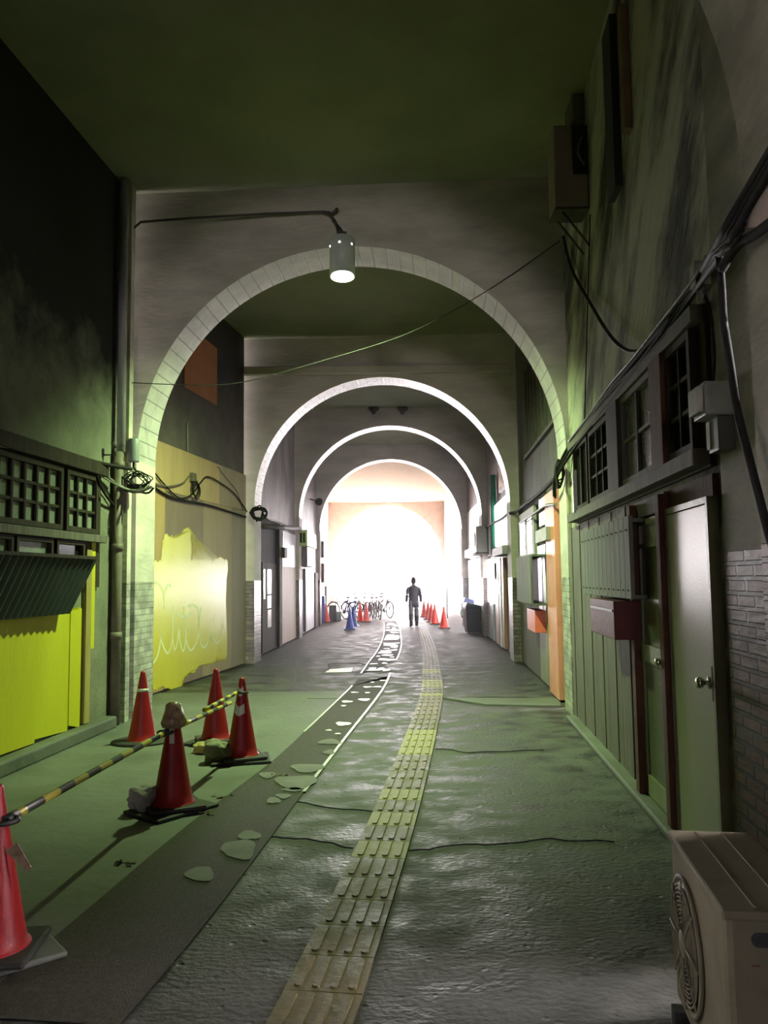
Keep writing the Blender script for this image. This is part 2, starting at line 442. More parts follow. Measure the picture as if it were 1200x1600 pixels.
# ================================================================== STRUCTURE
HC = 6.4
bm = nb(); box(bm, -9, 6, -30, 51, -.3, 0)
floor = obj('floor', bm, m_floor, kind='structure', label='rough dark wet concrete floor of the passage', cat='floor')
bm = nb(); box(bm, -9, 6, -30, 28.7, HC, HC + .3)
obj('ceiling', bm, m_ceil, kind='structure', label='plain plaster ceiling over the passage', cat='ceiling')
bm = nb(); box(bm, -6, 6, 28.7, 51, HC, HC + .3)
obj('ceiling', bm, m_cream, kind='structure', label='cream ceiling of the last bay at the bright exit', cat='ceiling')
bm = nb(); box(bm, -60, 60, 51, 150, -.3, -.005)
obj('ground_street', bm, m_out, kind='structure', label='bright street surface beyond the exit', cat='ground')
bm = nb(); box(bm, 4.2, 60, 25, 51, -.3, -.006)
obj('ground_yard', bm, m_out, kind='structure', label='bright open yard right of the last bay', cat='ground')


def arch_wall(c, slope, r, top, xl, xr, mats, thick=.65, zt=HC, label=''):
    """c: (x,y) of the opening's centre on the near face; slope: dx/dy of the passage there"""
    a = -math.atan(slope); R = Matrix.Rotation(a, 3, 'Z'); o = Vector((c[0], c[1], 0))
    sp = top - r; N = 96
    arc = [(-r, 0)] + [(-r * math.cos(PI * k / N), sp + r * math.sin(PI * k / N)) for k in range(N + 1)] + [(r, 0)]
    bm = nb(); uvl = bm.loops.layers.uv.new('UVMap')
    P = lambda x, y, z: bm.verts.new(o + R @ Vector((x, y, z)))
    for y in (0, thick):
        for i in range(1, len(arc) - 2):
            (x0, z0), (x1, z1) = arc[i], arc[i + 1]
            bm.faces.new((P(x0, y, z0), P(x1, y, z1), P(x1, y, zt), P(x0, y, zt)))
        bm.faces.new((P(xl, y, 0), P(-r, y, 0), P(-r, y, sp), P(-r, y, zt), P(xl, y, zt)))
        bm.faces.new((P(r, y, 0), P(xr, y, 0), P(xr, y, zt), P(r, y, zt), P(r, y, sp)))
    L = 0
    for i in range(len(arc) - 1):
        (x0, z0), (x1, z1) = arc[i], arc[i + 1]
        d = math.hypot(x1 - x0, z1 - z0)
        f = bm.faces.new((P(x0, 0, z0), P(x0, thick, z0), P(x1, thick, z1), P(x1, 0, z1)))
        f.material_index = 1 if 0 < i < len(arc) - 2 else 0; 
        for lp, uv in zip(f.loops, ((L, 0), (L, thick), (L + d, thick), (L + d, 0))): lp[uvl].uv = uv
        L += d
    for x in (xl, xr):
        bm.faces.new((P(x, 0, 0), P(x, thick, 0), P(x, thick, zt), P(x, 0, zt)))
    return obj('wall_arch', bm, mats, kind='structure', label=label, cat='wall')


A0 = (-1.05, 2.65); A1 = (-.42, 9.4); A2 = (-.05, 15.5); A3 = (.17, 22.2); A4 = (.23, 28.4)
arch_wall((-1.75, -3.6), .10, 2.5, 5.6, -4, 4, [m_pier1, m_vous1], label='arched cross wall behind the viewer')
arch_wall(A0, .09, 2.45, 5.6, -4, 4, [m_pier0, m_pier0], label='nearest arch wall, its rough plaster pier with brown brick tiles at the right edge')
arch_wall(A1, .062, 2.56, 5.63, -4, 4, [m_pier1, m_vous1], label='first full arch wall, with the pendant lamp')
arch_wall(A2, .045, 2.49, 5.57, -4, 4, [m_pier2, m_vous2], label='second arch wall')
arch_wall(A3, .02, 2.54, 5.9, -4, 4, [m_pier2, m_vous2], label='third arch wall')
arch_wall(A4, .0, 2.52, 5.88, -4, 4, [m_pier2, m_vous2], label='fourth arch wall')
arch_wall((.2, 50), .0, 3.4, 6.2, -5, 5, [m_pink, m_cream], thick=.8, label='tan exit wall with the widest arch')

WL1 = Fr((-3.62, 3.3), (-3.1, 9.5)); WR1 = Fr((1.70, 3.3), (2.19, 9.45))
WL2 = Fr((-3.55, 10.05), (-2.73, 15.5)); WR2 = Fr((2.29, 10.05), (2.62, 15.5))
WL3 = Fr((-2.78, 16.1), (-2.50, 22.2)); WR3 = Fr((2.62, 16.1), (2.87, 22.2))
WL4 = Fr((-2.5, 22.8), (-2.42, 28.4)); WR4 = Fr((2.85, 22.8), (2.97, 28.4))
WL5 = Fr((-2.5, 29.0), (-3.5, 50)); WR5 = Fr((3.0, 29.0), (3.75, 50))
WL0 = Fr((-6.8, -30), (-3.72, 2.7)); WR0 = Fr((-1.45, -30), (1.64, 2.7))


def wall(fr, mat, name, label, s0=0, s1=None, h0=0, h1=HC, t=.3):
    bm = nb(); fbox(bm, fr, s0, fr.L if s1 is None else s1, h0, h1, -t, 0)
    return obj(name, bm, mat, kind='structure', label=label, cat='wall')


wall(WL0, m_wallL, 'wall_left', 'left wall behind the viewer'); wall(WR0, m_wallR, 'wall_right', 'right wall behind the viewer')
wall(WL1, m_wallL, 'wall_left', 'left wall of the nearest bay, blackened above by smoke stain and painted shade'); wall(WR1, m_wallR, 'wall_right', 'streaked plaster right wall of the nearest bay')
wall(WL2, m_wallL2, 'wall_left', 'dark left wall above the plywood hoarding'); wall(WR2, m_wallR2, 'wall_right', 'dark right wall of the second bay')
wall(WL3, m_wall3, 'wall_left', 'streaky left wall of the third bay'); wall(WR3, m_wall3, 'wall_right', 'streaky right wall of the third bay')
wall(WL4, m_wall3, 'wall_left', 'streaky left wall of the fourth bay'); wall(WR4, m_wall3, 'wall_right', 'streaky right wall of the fourth bay')
wall(WL5, m_cream, 'wall_left', 'left wall of the last bay')
wall(WR5, m_wall3, 'wall_right', 'upper right wall of the last bay, over the side opening', h0=3.1)
wall(WR5, m_wallw, 'wall_right', 'short white wall added to narrow the side opening', s1=8.2, h1=3.1)  # added to close part of the opening and cut the daylight
wall(WR5, m_wallw, 'wall_right', 'white wall after the side opening', s0=16.5, h1=3.1)

bm = nb(); box(bm, -9, -5.2, -30.3, -30, 0, HC); box(bm, -2.0, 3, -30.3, -30, 0, HC); box(bm, -5.2, -2.0, -30.3, -30, 3.2, HC)
obj('wall_back_added', bm, m_pier1, kind='structure', label='added rear wall behind the viewer, its open doorway sized to limit daylight', cat='wall')  # unseen end wall, added so its opening limits the daylight from behind
# left raised kerb in the nearest bay and small steps
bm = nb(); fbox(bm, WL1, 0, 5.75, 0, .13, 0, .16)
obj('trim_left', bm, m_slab, kind='structure', label='low concrete kerb under the yellow boards', cat='trim', bevel=.02)
bm = nb(); fbox(bm, WR1, .2, 5.9, 0, .05, 0, .14)
obj('trim_right', bm, m_slab, kind='structure', label='low concrete kerb under the right doors', cat='trim', bevel=.015)
# ledge moulding on the second arch wall and thresholds across the floor
bm = nb(); P0 = atY(380, 590, 15.42); P1 = atY(805, 583, 15.42)
box(bm, -2.72, 2.5, 15.36, 15.5, 5.62, 5.78)
obj('trim_1', bm, m_pier2, kind='structure', label='flat ledge above the second arch', cat='trim', bevel=.02)


# pilaster at left of arch one
bm = nb(); box(bm, -3.12, -2.985, 9.28, 9.42, 0, HC)
obj('trim_2', bm, m_pier1, kind='structure', label='narrow plaster pilaster beside the drainpipe', cat='trim')
bm = nb(); fbox(bm, WR1, 5.98, 6.2, 0, 3.0, 0, .05)
obj('trim_3', bm, m_pier1, kind='structure', label='narrow strip of brick tiling at the end of the right wall', cat='trim')
bm = nb(); fbox(bm, WR1, .02, .78, 0, HC, 0, .03)
obj('trim_4', bm, m_pier0, kind='structure', label='olive plaster strip between the pale door and the brick-tiled pier', cat='trim')
# dropped corner beam stub at right
q0, q1 = atY(895, 190, 7.6), atY(930, 145, 7.6)
bm = nb(); box(bm, q0.x, 2.06, 7.6, 7.95, q0.z, q1.z)
obj('trim_5', bm, m_pier0, kind='structure', label='crumbling concrete stub above the upper air conditioner', cat='trim', bevel=.02)


# ------------------------------------------------------------------ floor details
def floor_poly(px, z0, z1, mat, name, parent, label=None, bm=None, fin=True, kind=None):
    own = bm is None
    if own: bm = nb()
    P = [fp(x, y) for x, y in px]
    A = [bm.verts.new((p.x, p.y, z1)) for p in P]; B = [bm.verts.new((p.x, p.y, z0)) for p in P]
    bm.faces.new(A); n = len(P)
    for i in range(n): bm.faces.new((A[i], B[i], B[(i + 1) % n], A[(i + 1) % n]))
    if own and fin: return obj(name, bm, mat, parent, label=label, kind=kind)


le = [(600, 973), (600.7, 986), (597, 1001), (588.5, 1018.6), (577, 1034), (564, 1053), (550, 1072), (543, 1080), (475, 1145), (426, 1190), (293, 1291), (140, 1420), (0, 1538), (-60, 1590)]
re_ = [(619, 970), (624, 981), (626.5, 995), (627, 1008), (624, 1021), (619, 1032), (610, 1052), (596, 1081), (536.5, 1158), (474.7, 1239), (422.7, 1310), (330, 1434), (235, 1548), (185, 1606)]


def ribbon_floor(bm, pts, wd, z0, z1):
    pts = smooth([fp(*p) for p in pts], 4)
    prev = None
    for i, p in enumerate(pts):
        t = (pts[min(i + 1, len(pts) - 1)] - pts[max(i - 1, 0)]).normalized(); nn = Vector((-t.y, t.x, 0)) * wd / 2
        cur = [bm.verts.new((q.x, q.y, z)) for q in (p - nn, p + nn) for z in (z0, z1)]
        if prev:
            bm.faces.new((prev[1], prev[3], cur[3], cur[1])); bm.faces.new((prev[0], cur[0], cur[1], prev[1])); bm.faces.new((prev[2], prev[3], cur[3], cur[2]))
        prev = cur


# smooth slab left of the strip
bm = nb()
L1 = [fp(*p) for p in le[7:]]
L1 = sorted(L1, key=lambda p: p.y)
L1 = [Vector((L1[0].x, 2.2, 0))] + L1 if L1[0].y > 2.2 else L1
for i in range(len(L1) - 1):
    p, q = L1[i], L1[i + 1]; xa_ = lambda y: -3.75 + .085 * (y - 2.7) if y < 9.4 else -3.3
    bm.faces.new([bm.verts.new(v) for v in ((xa_(p.y), p.y, .004), (p.x, p.y, .004), (q.x, q.y, .004), (xa_(q.y), q.y, .004))])
obj('floor_slab', bm, m_slab, floor, kind='structure')
# asphalt strip in two runs
for a, b, nm in ((0, 6, 0), (6, len(le), 1)):
    bm = nb(); LL = smooth([fp(*p) for p in le[a:b]], 4); RR = smooth([fp(*p) for p in re_[a:b]], 4)
    if nm: LL[0] = fp(560, 1061); RR[0] = fp(606, 1061)
    n = min(len(LL), len(RR))
    for i in range(n - 1):
        bm.faces.new([bm.verts.new((p.x, p.y, .008)) for p in (LL[i], RR[i], RR[i + 1], LL[i + 1])])
    st = obj('path_strip', bm, m_asph, kind='structure',
             label=['brown curving strip with white lettering near the exit', 'dark brown strip with worn white spots running to the near left'][nm], cat='path')
    bm = nb(); ribbon_floor(bm, le[a:min(b, 9)] if nm else le[a:b], .022, .003, .012)
    ribbon_floor(bm, re_[a:min(b, 10)] if nm else re_[a:b], .028, .003, .012)
    obj('edge_line', bm, m_edge, st, label='pale thin edging lines')
    if nm == 0:
        # the white characters painted on the far run; outlines in a 11.43x enlargement whose corner is (550,960)
        bl = [[(240, 1018), (300, 1000), (300, 965), (380, 958), (435, 962), (430, 985), (380, 992), (430, 1000), (480, 965), (540, 960), (582, 970), (575, 985), (680, 980), (690, 995), (660, 1018), (560, 1028), (545, 1015), (570, 1000), (500, 1012), (420, 1015), (330, 1020)],
              [(310, 905), (330, 888), (455, 882), (460, 893), (380, 900)], [(525, 893), (560, 866), (600, 870), (640, 888), (620, 895)],
              [(465, 825), (490, 795), (560, 795), (640, 800), (775, 805), (765, 832), (640, 840), (530, 828)],
              [(425, 765), (450, 748), (505, 750), (490, 765)], [(515, 745), (560, 725), (640, 722), (740, 722), (720, 742), (640, 755), (560, 745)],
              [(665, 775), (690, 762), (760, 765), (745, 780)], [(455, 705), (490, 682), (600, 680), (715, 680), (695, 700), (590, 702), (500, 710)],
              [(505, 672), (520, 652), (600, 650), (680, 640), (810, 630), (810, 650), (700, 660), (600, 672)], [(560, 625), (580, 615), (680, 612), (660, 628)],
              [(550, 515), (640, 520), (850, 510), (850, 525), (730, 530), (780, 545), (820, 560), (822, 590), (780, 610), (700, 600), (690, 585), (720, 572), (600, 570), (560, 560), (580, 530)],
              [(610, 385), (640, 366), (750, 368), (755, 380), (830, 378), (840, 392), (790, 400), (850, 405), (850, 420), (810, 430), (845, 440), (800, 460), (700, 462), (570, 465), (590, 430), (600, 405)],
              [(680, 325), (760, 318), (835, 325), (830, 338), (730, 340)], [(600, 295), (620, 275), (720, 280), (720, 240), (760, 235), (780, 262), (840, 290), (850, 300), (700, 305)],
              [(600, 245), (630, 232), (680, 238), (660, 250)], [(610, 205), (640, 160), (700, 155), (760, 175), (820, 215), (790, 222), (700, 195)]]
        bm = nb()
        for b_ in bl:
            q = [fp(550 + x / 11.43, 960 + y / 11.43) for x, y in b_]
            f = bm.faces.new([bm.verts.new((p.x, p.y, .0125)) for p in q])
        bmesh.ops.triangulate(bm, faces=bm.faces)
        obj('lettering', bm, m_paint, st, label='worn white characters painted on the strip')
    else:
        bm = nb()
        rnd = random.Random(3)

        def spot(cx, cy, wx, wy, bm=bm):
            q = []
            for k in range(18):
                t = 2 * PI * k / 18; rr = 1 + .14 * math.sin(3 * t + cx) + .1 * rnd.uniform(-1, 1)
                q.append(fp(cx + wx * math.cos(t) * rr, cy + wy * math.sin(t) * rr))
            bm.faces.new([bm.verts.new((p.x, p.y, .0125)) for p in q])
        for s in [(599, 1064.5, 6, .7), (582, 1067, 3, .8), (574, 1074.6, 7, 1.1), (590, 1074.2, 7, 1), (554, 1083, 6, .9), (574, 1083.5, 4, .9),
                  (569, 1094.5, 9, 2), (542, 1097.5, 9, 1.6), (536, 1132.5, 12, 3), (528, 1148, 5, 1), (514, 1142.5, 5, 1), (537, 1104, 4, 1)]: spot(*s)
        obj('paint_spot', bm, m_paint, st, label='white paint spots')
        bm = nb()
        for s in [(515, 1161, 18, 4), (514, 1177, 9, 4), (480, 1202, 26, 7), (462, 1224, 32, 11), (418, 1213, 12, 5), (428, 1253, 11, 5), (443, 1246, 12, 4), (457, 1236, 16, 3),
                  (375, 1330, 27, 16), (390, 1308, 18, 7), (313, 1369, 24, 11)]: spot(*s, bm=bm)
        obj('worn_spot', bm, m_worn, st, label='larger worn grey spots')
# pale patches and cracks on the concrete
floor_poly([(508, 1051), (515, 1046), (551, 1044), (549, 1050)], 0, .006, m_paint, 'patch', floor, 'white rectangular patch', kind='structure')
bm = nb()
for px in ([(512, 1048), (516, 1037), (560, 1036), (575, 1040)], [(400, 1310), (440, 1309), (490, 1313), (552, 1326)], [(640, 1331), (700, 1323), (760, 1320), (860, 1312), (960, 1316)],
           [(480, 1092), (560, 1091)], [(690, 1091), (800, 1090), (878, 1092)], [(680, 1170), (730, 1176), (850, 1172)], [(440, 1250), (520, 1262), (590, 1270)],
           [(160, 1480), (80, 1530)]):
    rj = random.Random(len(px) + px[0][0]); pj = []
    for (x0, y0), (x1, y1) in zip(px[:-1], px[1:]):
        for k in range(4): pj.append((x0 + (x1 - x0) * k / 4 + rj.uniform(-2, 2), y0 + (y1 - y0) * k / 4 + rj.uniform(-1, 1) * (y0 - 900) / 250))
    ribbon_floor(bm, pj + [px[-1]], .010, .001, .0062)
obj('crack', bm, m_crack, floor, kind='structure')
# drain grille lids and threshold at right of arch one
floor_poly([(690, 1091), (876, 1092), (876, 1104), (760, 1102)], 0, .012, m_slab, 'threshold', floor, 'pale step strip under the first arch', kind='structure')

# ------------------------------------------------------------------ tactile paving
cl = [fp(485, 1600), fp(508, 1548), fp(596, 1330), fp(631, 1232.7), fp(660, 1141), fp(675, 1082), fp(674, 1050), fp(671.5, 1020), fp(667.5, 1003), fp(661, 985)]
cl = [cl[0] + (cl[0] - cl[1]).normalized() * 1.0] + cl
path = smooth(cl, 30)
tiles = []; acc = 0; last = path[0]; cur = [path[0]]
for p in path[1:]:
    d = (p - cur[-1]).length
    if (p - last).length >= .3:
        q = last + (p - last).normalized() * .3; tiles.append((last.copy(), q.copy())); last = q
    cur.append(p)
bm = nb(); rnd = random.Random(5)
yset = set()
for i, (a, b) in enumerate(tiles):
    my = (a.y + b.y) / 2; t = (b - a).normalized(); n = Vector((t.y, -t.x, 0)); yl = 0
    sc = 1250 / my * 1.6 + 905
    for lo_, hi_ in ((1228, 1240), (1262, 1272), (1300, 1322), (1140, 1180), (1062, 1075), (1045, 1052)):
        if lo_ <= sc <= hi_: yl = 1
    if my > 9.2 and my < 13 and rnd.random() < .22: yl = 1
    P = [a - n * .155 + t * .002, a + n * .155 + t * .002, b + n * .155 - t * .002, b - n * .155 - t * .002]
    quadbox(bm, [Vector((p.x, p.y, .002)) for p in P] + [Vector((p.x, p.y, .014)) for p in P], yl)
    flat = sc > 1560
    for k in range(4):
        c = n * ((k - 1.5) * .072); hw = .017 if not flat else .031
        q = []
        s0, s1 = (.022, .278) if not flat else (.002, .298)
        for e, (cc, sg) in enumerate(((a + t * s0, -1), (a + t * s1, 1))):
            pass
        rr = hw * .9
        out = []
        for j in range(7):
            th = PI * j / 6; out.append(a + c + t * (s1 - rr) + n * (hw * math.cos(th)) + t * (rr * math.sin(th)))
        for j in range(7):
            th = PI + PI * j / 6; out.append(a + c + t * (s0 + rr) + n * (hw * math.cos(th)) + t * (rr * math.sin(th)))
        B = [bm.verts.new((p.x, p.y, .014)) for p in out]
        cen = sum(out, Vector()) / len(out)
        T = [bm.verts.new((p.x + (cen.x - p.x) * .08, p.y + (cen.y - p.y) * .04, .021)) for p in out]
        bm.faces.new(T).material_index = yl
        for j in range(len(B)): bm.faces.new((B[j], B[(j + 1) % len(B)], T[(j + 1) % len(B)], T[j])).material_index = yl
obj('tactile_paving', bm, [m_tact, m_tacty], label='long line of worn yellow tactile paving tiles down the floor', cat='paving', kind='structure')

# ================================================================== LAMP
lc = atY(535, 432, 9.08)
LAMP = empty('pendant_lamp', (lc.x, lc.y, lc.z), 'lit grey cylinder pendant lamp at the top of the first arch', 'lamp')
LT = Matrix.Rotation(-.12, 3, 'X')
bm = nb(); lathe(bm, [(.150, 0), (.150, .455), (.143, .47), (.06, .472), (.06, .455), (.135, .44), (.137, .40), (.137, 0), (.150, 0)], 40, lc, LT, cap=False)
obj('lamp_shade', bm, m_lampb, LAMP)
bm = nb(); lathe(bm, [(.0, .035), (.07, .04), (.125, .075), (.134, .12), (.07, .2), (.03, .26), (.03, .4), (.0, .41)], 28, lc, LT)
obj('bulb', bm, m_bulb, LAMP, label='glowing white bulb')
tp = lc + LT @ Vector((0, 0, .47))
bm = nb(); tube(bm, smooth([tp, tp + Vector((0, .02, .10)), lc + Vector((-.07, .16, .70)), lc + Vector((-.12, .27, .80))]), .016, 8)
box(bm, -.05, .05, -.05, .05, .0, .08, R=LT, o=tp)
obj('hanger', bm, m_rust, LAMP)
for k in range(6):
    t = 2 * PI * k / 6 + .35; bm = nb()
    lathe(bm, [(.009, 0), (.009, .004), (0, .004)], 10, lc + LT @ Vector((.149 * math.cos(t), .149 * math.sin(t), .36)), LT @ Matrix.Rotation(t, 3, 'Z') @ Matrix.Rotation(PI / 2, 3, 'Y'))
    obj('vent_hole', bm, m_bulb, LAMP, label='small lit vent hole')
sl = bpy.data.lights.new('lamp_light', 'SPOT'); sl.energy = 1900; sl.color = (.66, 1.0, .41); sl.spot_size = math.radians(146); sl.spot_blend = .75
sl.shadow_soft_size = .07
so = bpy.data.objects.new('lamp_light', sl); COL.objects.link(so); so.parent = LAMP; so.location = (0, -.03, .0); so.rotation_euler.x = .32
# conduit from left wall to lamp
Yc = 9.37
bm = nb()
cp = [atY(x, y, Yc) for x, y in ((197, 735), (200, 640), (204, 500), (206, 380), (207, 358), (220, 347), (300, 341), (420, 334), (505, 331), (515, 332))]
tube(bm, cp, .016, 8)
obj('conduit', bm, m_rust, label='dark conduit running up the left pier and across to the pendant lamp', cat='conduit')
bm = nb()
tube(bm, [atY(505, 332, 9.36), atY(520, 334, 9.36), atY(527, 326, 9.3)], .02, 8); tube(bm, smooth([atY(512, 332, 9.36), atY(524, 347, 9.25), atY(529, 366, 9.12)]), .018, 8)
obj('lamp_arm', bm, m_rust, label='short bent metal arm above the pendant lamp', cat='bracket')

# drainpipe by left pier
b0 = fp(179, 1119); bx = atY(180, 700, b0.y)
PX = -3.12 + .0; bm = nb(); b0.x = -3.055; tube(bm, [(b0.x, 9.15, .0), (b0.x, 9.15, 3.1)], .055, 16); 
for z in (1.0, 2.0, 2.95): lathe(bm, [(.066, z - .04), (.066, z + .04)], 16, Vector((b0.x, 9.15, 0)))
obj('drainpipe', bm, m_pipe, label='old brown drainpipe standing at the left of the first arch', cat='pipe')
bm = nb(); tube(bm, [(b0.x + .02, 9.16, 3.1), (b0.x + .02, 9.16, HC - .02)], .05, 12)
obj('upper_pipe', bm, m_pipeg, label='pale grey pipe rising to the ceiling above the brown drainpipe', cat='pipe')


# ================================================================== windows builder
def window(fr, a, b, cols, rows, n, label, mf=m_wood, mg=m_glassd, d=.04, fw=.045, mw=.018, parent=None, depth=.05):
    s0, s1, h0, h1 = fr.rc(a, b, d)
    bm = nb()
    fbox(bm, fr, s0, s0 + fw, h0, h1, 0, depth); fbox(bm, fr, s1 - fw, s1, h0, h1, 0, depth)
    fbox(bm, fr, s0 + fw, s1 - fw, h0, h0 + fw, 0, depth); fbox(bm, fr, s0 + fw, s1 - fw, h1 - fw, h1, 0, depth)
    for k in range(1, cols):
        x = s0 + fw + (s1 - s0 - 2 * fw) * k / cols; fbox(bm, fr, x - mw / 2, x + mw / 2, h0 + fw, h1 - fw, .012, depth - .008)
    for k in range(1, rows):
        y = h0 + fw + (h1 - h0 - 2 * fw) * k / rows; fbox(bm, fr, s0 + fw, s1 - fw, y - mw / 2, y + mw / 2, .012, depth - .012)
    wo = obj('window_%d' % n, bm, mf, kind='structure', label=label, cat='window')
    bm = nb(); fbox(bm, fr, s0 + fw * .5, s1 - fw * .5, h0 + fw * .5, h1 - fw * .5, .004, .014)
    obj('pane', bm, mg, wo)
    return s0, s1, h0, h1


def hbox(fr, a, b, d0, d1, mat, name, label, cat, kind=None, bevel=.004, parent=None, group=None):
    bm = nb(); frect(bm, fr, a, b, d0, d1)
    return obj(name, bm, mat, parent, label=label, cat=cat, kind=kind, bevel=bevel, group=group)


# ================================================================== BAY 1 LEFT
s_a = WL1.px(150, 900)[0]; hW0, hW1 = 2.10, 2.86
# dark timber wall area behind windows
bm = nb(); fbox(bm, WL1, .2, s_a + .02, 1.55, 2.92, 0, .03)
obj('timber_front', bm, m_wood, label='dark timber shopfront behind the lattice windows on the left', cat='shopfront')
def wrect(fr, x0, x1, h0, h1, cols, rows, n, label, mg, **k):
    s0 = fr.px(x0, 760)[0]; s1 = fr.px(x1, 760)[0]
    s0, s1 = min(s0, s1), max(s0, s1)
    fw = k.get('fw', .05); mw = k.get('mw', .028); d0 = k.get('d0', .03); dp = d0 + .06
    bm = nb()
    fbox(bm, fr, s0, s0 + fw, h0, h1, d0, dp); fbox(bm, fr, s1 - fw, s1, h0, h1, d0, dp)
    fbox(bm, fr, s0 + fw, s1 - fw, h0, h0 + fw, d0, dp); fbox(bm, fr, s0 + fw, s1 - fw, h1 - fw, h1, d0, dp)
    for i in range(1, cols):
        x = s0 + fw + (s1 - s0 - 2 * fw) * i / cols; fbox(bm, fr, x - mw / 2, x + mw / 2, h0 + fw, h1 - fw, d0 + .012, dp - .01)
    for i in range(1, rows):
        y = h0 + fw + (h1 - h0 - 2 * fw) * i / rows; fbox(bm, fr, s0 + fw, s1 - fw, y - mw / 2, y + mw / 2, d0 + .012, dp - .015)
    wo = obj('window_%d' % n, bm, k.get('mf', m_wood), kind='structure', label=label, cat='window')
    bm = nb(); fbox(bm, fr, s0 + fw * .4, s1 - fw * .4, h0 + fw * .4, h1 - fw * .4, d0 + .002, d0 + .012)
    obj('pane', bm, mg, wo)
    return s0, s1


wrect(WL1, -45, 86, 2.12, 2.74, 6, 3, 1, 'long lattice window at the left edge, above the dark awning', m_glassf)
wrect(WL1, 92, 142, 2.12, 2.74, 3, 3, 2, 'smaller three-column lattice window beside the brown drainpipe', m_glassf)
wrect(WL1, -40, 9, 1.72, 2.02, 1, 1, 3, 'low frosted pane at the far left edge', m_glassf, fw=.035)
wrect(WL1, 14, 72, 1.72, 2.02, 1, 1, 4, 'low frosted pane just above the awning', m_glassf, fw=.035)
wrect(WL1, 78, 122, 1.72, 2.02, 1, 1, 5, 'low dark pane above the awning nearest the drainpipe', m_glassd, fw=.035)
bm = nb(); fbox(bm, WL1, .2, s_a, 2.03, 2.11, .03, .12)
obj('window_sill', bm, m_woodg, label='projecting wooden sill below the left lattice windows', cat='sill', bevel=.006)
bm = nb(); fbox(bm, WL1, .2, s_a, 2.76, 2.9, .03, .13)
obj('window_header', bm, m_wood, label='dark wooden beam above the left lattice windows', cat='beam', bevel=.006)
# yellow boards
bm = nb(); s0, _ = WL1.px(-150, 1000); s1, _ = WL1.px(122, 1000)
edges = [s0, WL1.px(-40, 1000)[0], WL1.px(52, 1000)[0], WL1.px(104, 1000)[0], s1]
for i in range(4):
    bm = nb(); a, b = edges[i] + .004, edges[i + 1] - .004
    top = 1.33; N = 14
    pts = [(a, .15 + .01 * i), (b, .15 - .01 * i)] + [(b + (a - b) * k / N, top + random.uniform(-.02, .02)) for k in range(N + 1)]
    fpoly(bm, WL1, pts, 0, .03 + .006 * (i % 2))
    obj('wall_board', bm, m_yel, label=['yellow painted board outside the left edge of view', 'yellow painted board at the left edge below the awning',
        'yellow painted board in the middle below the awning', 'narrow yellow painted board at the awning end'][i], cat='board', group='yellow painted boards below the awning')
hb = WL1.px(128, 1000)[0]
bm = nb(); fbox(bm, WL1, hb - .02, hb + .10, .14, 1.95, .0, .05)
obj('wall_post', bm, M('ochre_wood', (.26, .20, .05), (.36, .28, .08), rough=.6, stretch=(3, 3, .4)), label='ochre wooden post right of the yellow boards', cat='post')
bm = nb(); fbox(bm, WL1, hb + .11, hb + .20, .9, 2.03, 0, .04)
obj('wall_batten', bm, m_yel, label='thin yellow batten under the small lattice window', cat='batten')
bm = nb(); fbox(bm, WL1, edges[0], edges[3], 1.30, 1.50, 0, .022)
obj('wall_rail', bm, M('ochre_rail', (.20, .15, .04), (.28, .21, .06), rough=.6), label='brown unpainted board strip under the awning', cat='board')
# awning: corrugated sheet leaning out at the top
bm = nb(); sA = WL1.px(140, 870, .3)[0]; N = 150; s_0 = .6
def awp(k, t, off):
    a = s_0 + (sA + .12 * (1 - t) - s_0) * k / N + (.0)
    h = 1.30 + (1.86 - 1.30) * (1 - t); d = .14 + .20 * (1 - t) + off
    return WL1.p(a - .06 * t * k / N, h, d)
prev = None
for k in range(N + 1):
    off = .012 * math.sin(k * PI / 2 * 1.0) if True else 0
    cur = [bm.verts.new(awp(k, t, off)) for t in (0, 1)] + [bm.verts.new(awp(k, t, off - .004)) for t in (0, 1)]
    if prev:
        bm.faces.new((prev[0], cur[0], cur[1], prev[1])); bm.faces.new((prev[2], prev[3], cur[3], cur[2]))
        bm.faces.new((prev[0], prev[2], cur[2], cur[0])); bm.faces.new((prev[1], cur[1], cur[3], prev[3]))
    prev = cur
AW = obj('corrugated_awning', bm, m_corr, label='dark blue-grey corrugated sheet awning on the left wall above yellow boards', cat='awning', ngon=True)
bm = nb(); fbox(bm, WL1, s_0, sA + .05, 1.83, 1.86, .0, .36); fbox(bm, WL1, s_0, sA - .1, 1.30, 1.33, 0, .12)
obj('awning_frame', bm, m_wood, AW)
# upper left window
bm = nb(); fbox(bm, WL1, 2.0, 3.2, 3.9, 5.1, 0, .05)
uw = obj('window_6', bm, m_wood, kind='structure', label='unlit upper window at the dark upper left', cat='window')
bm = nb(); fbox(bm, WL1, 2.08, 3.12, 3.98, 5.02, .05, .056); obj('pane', bm, m_glassd, uw)

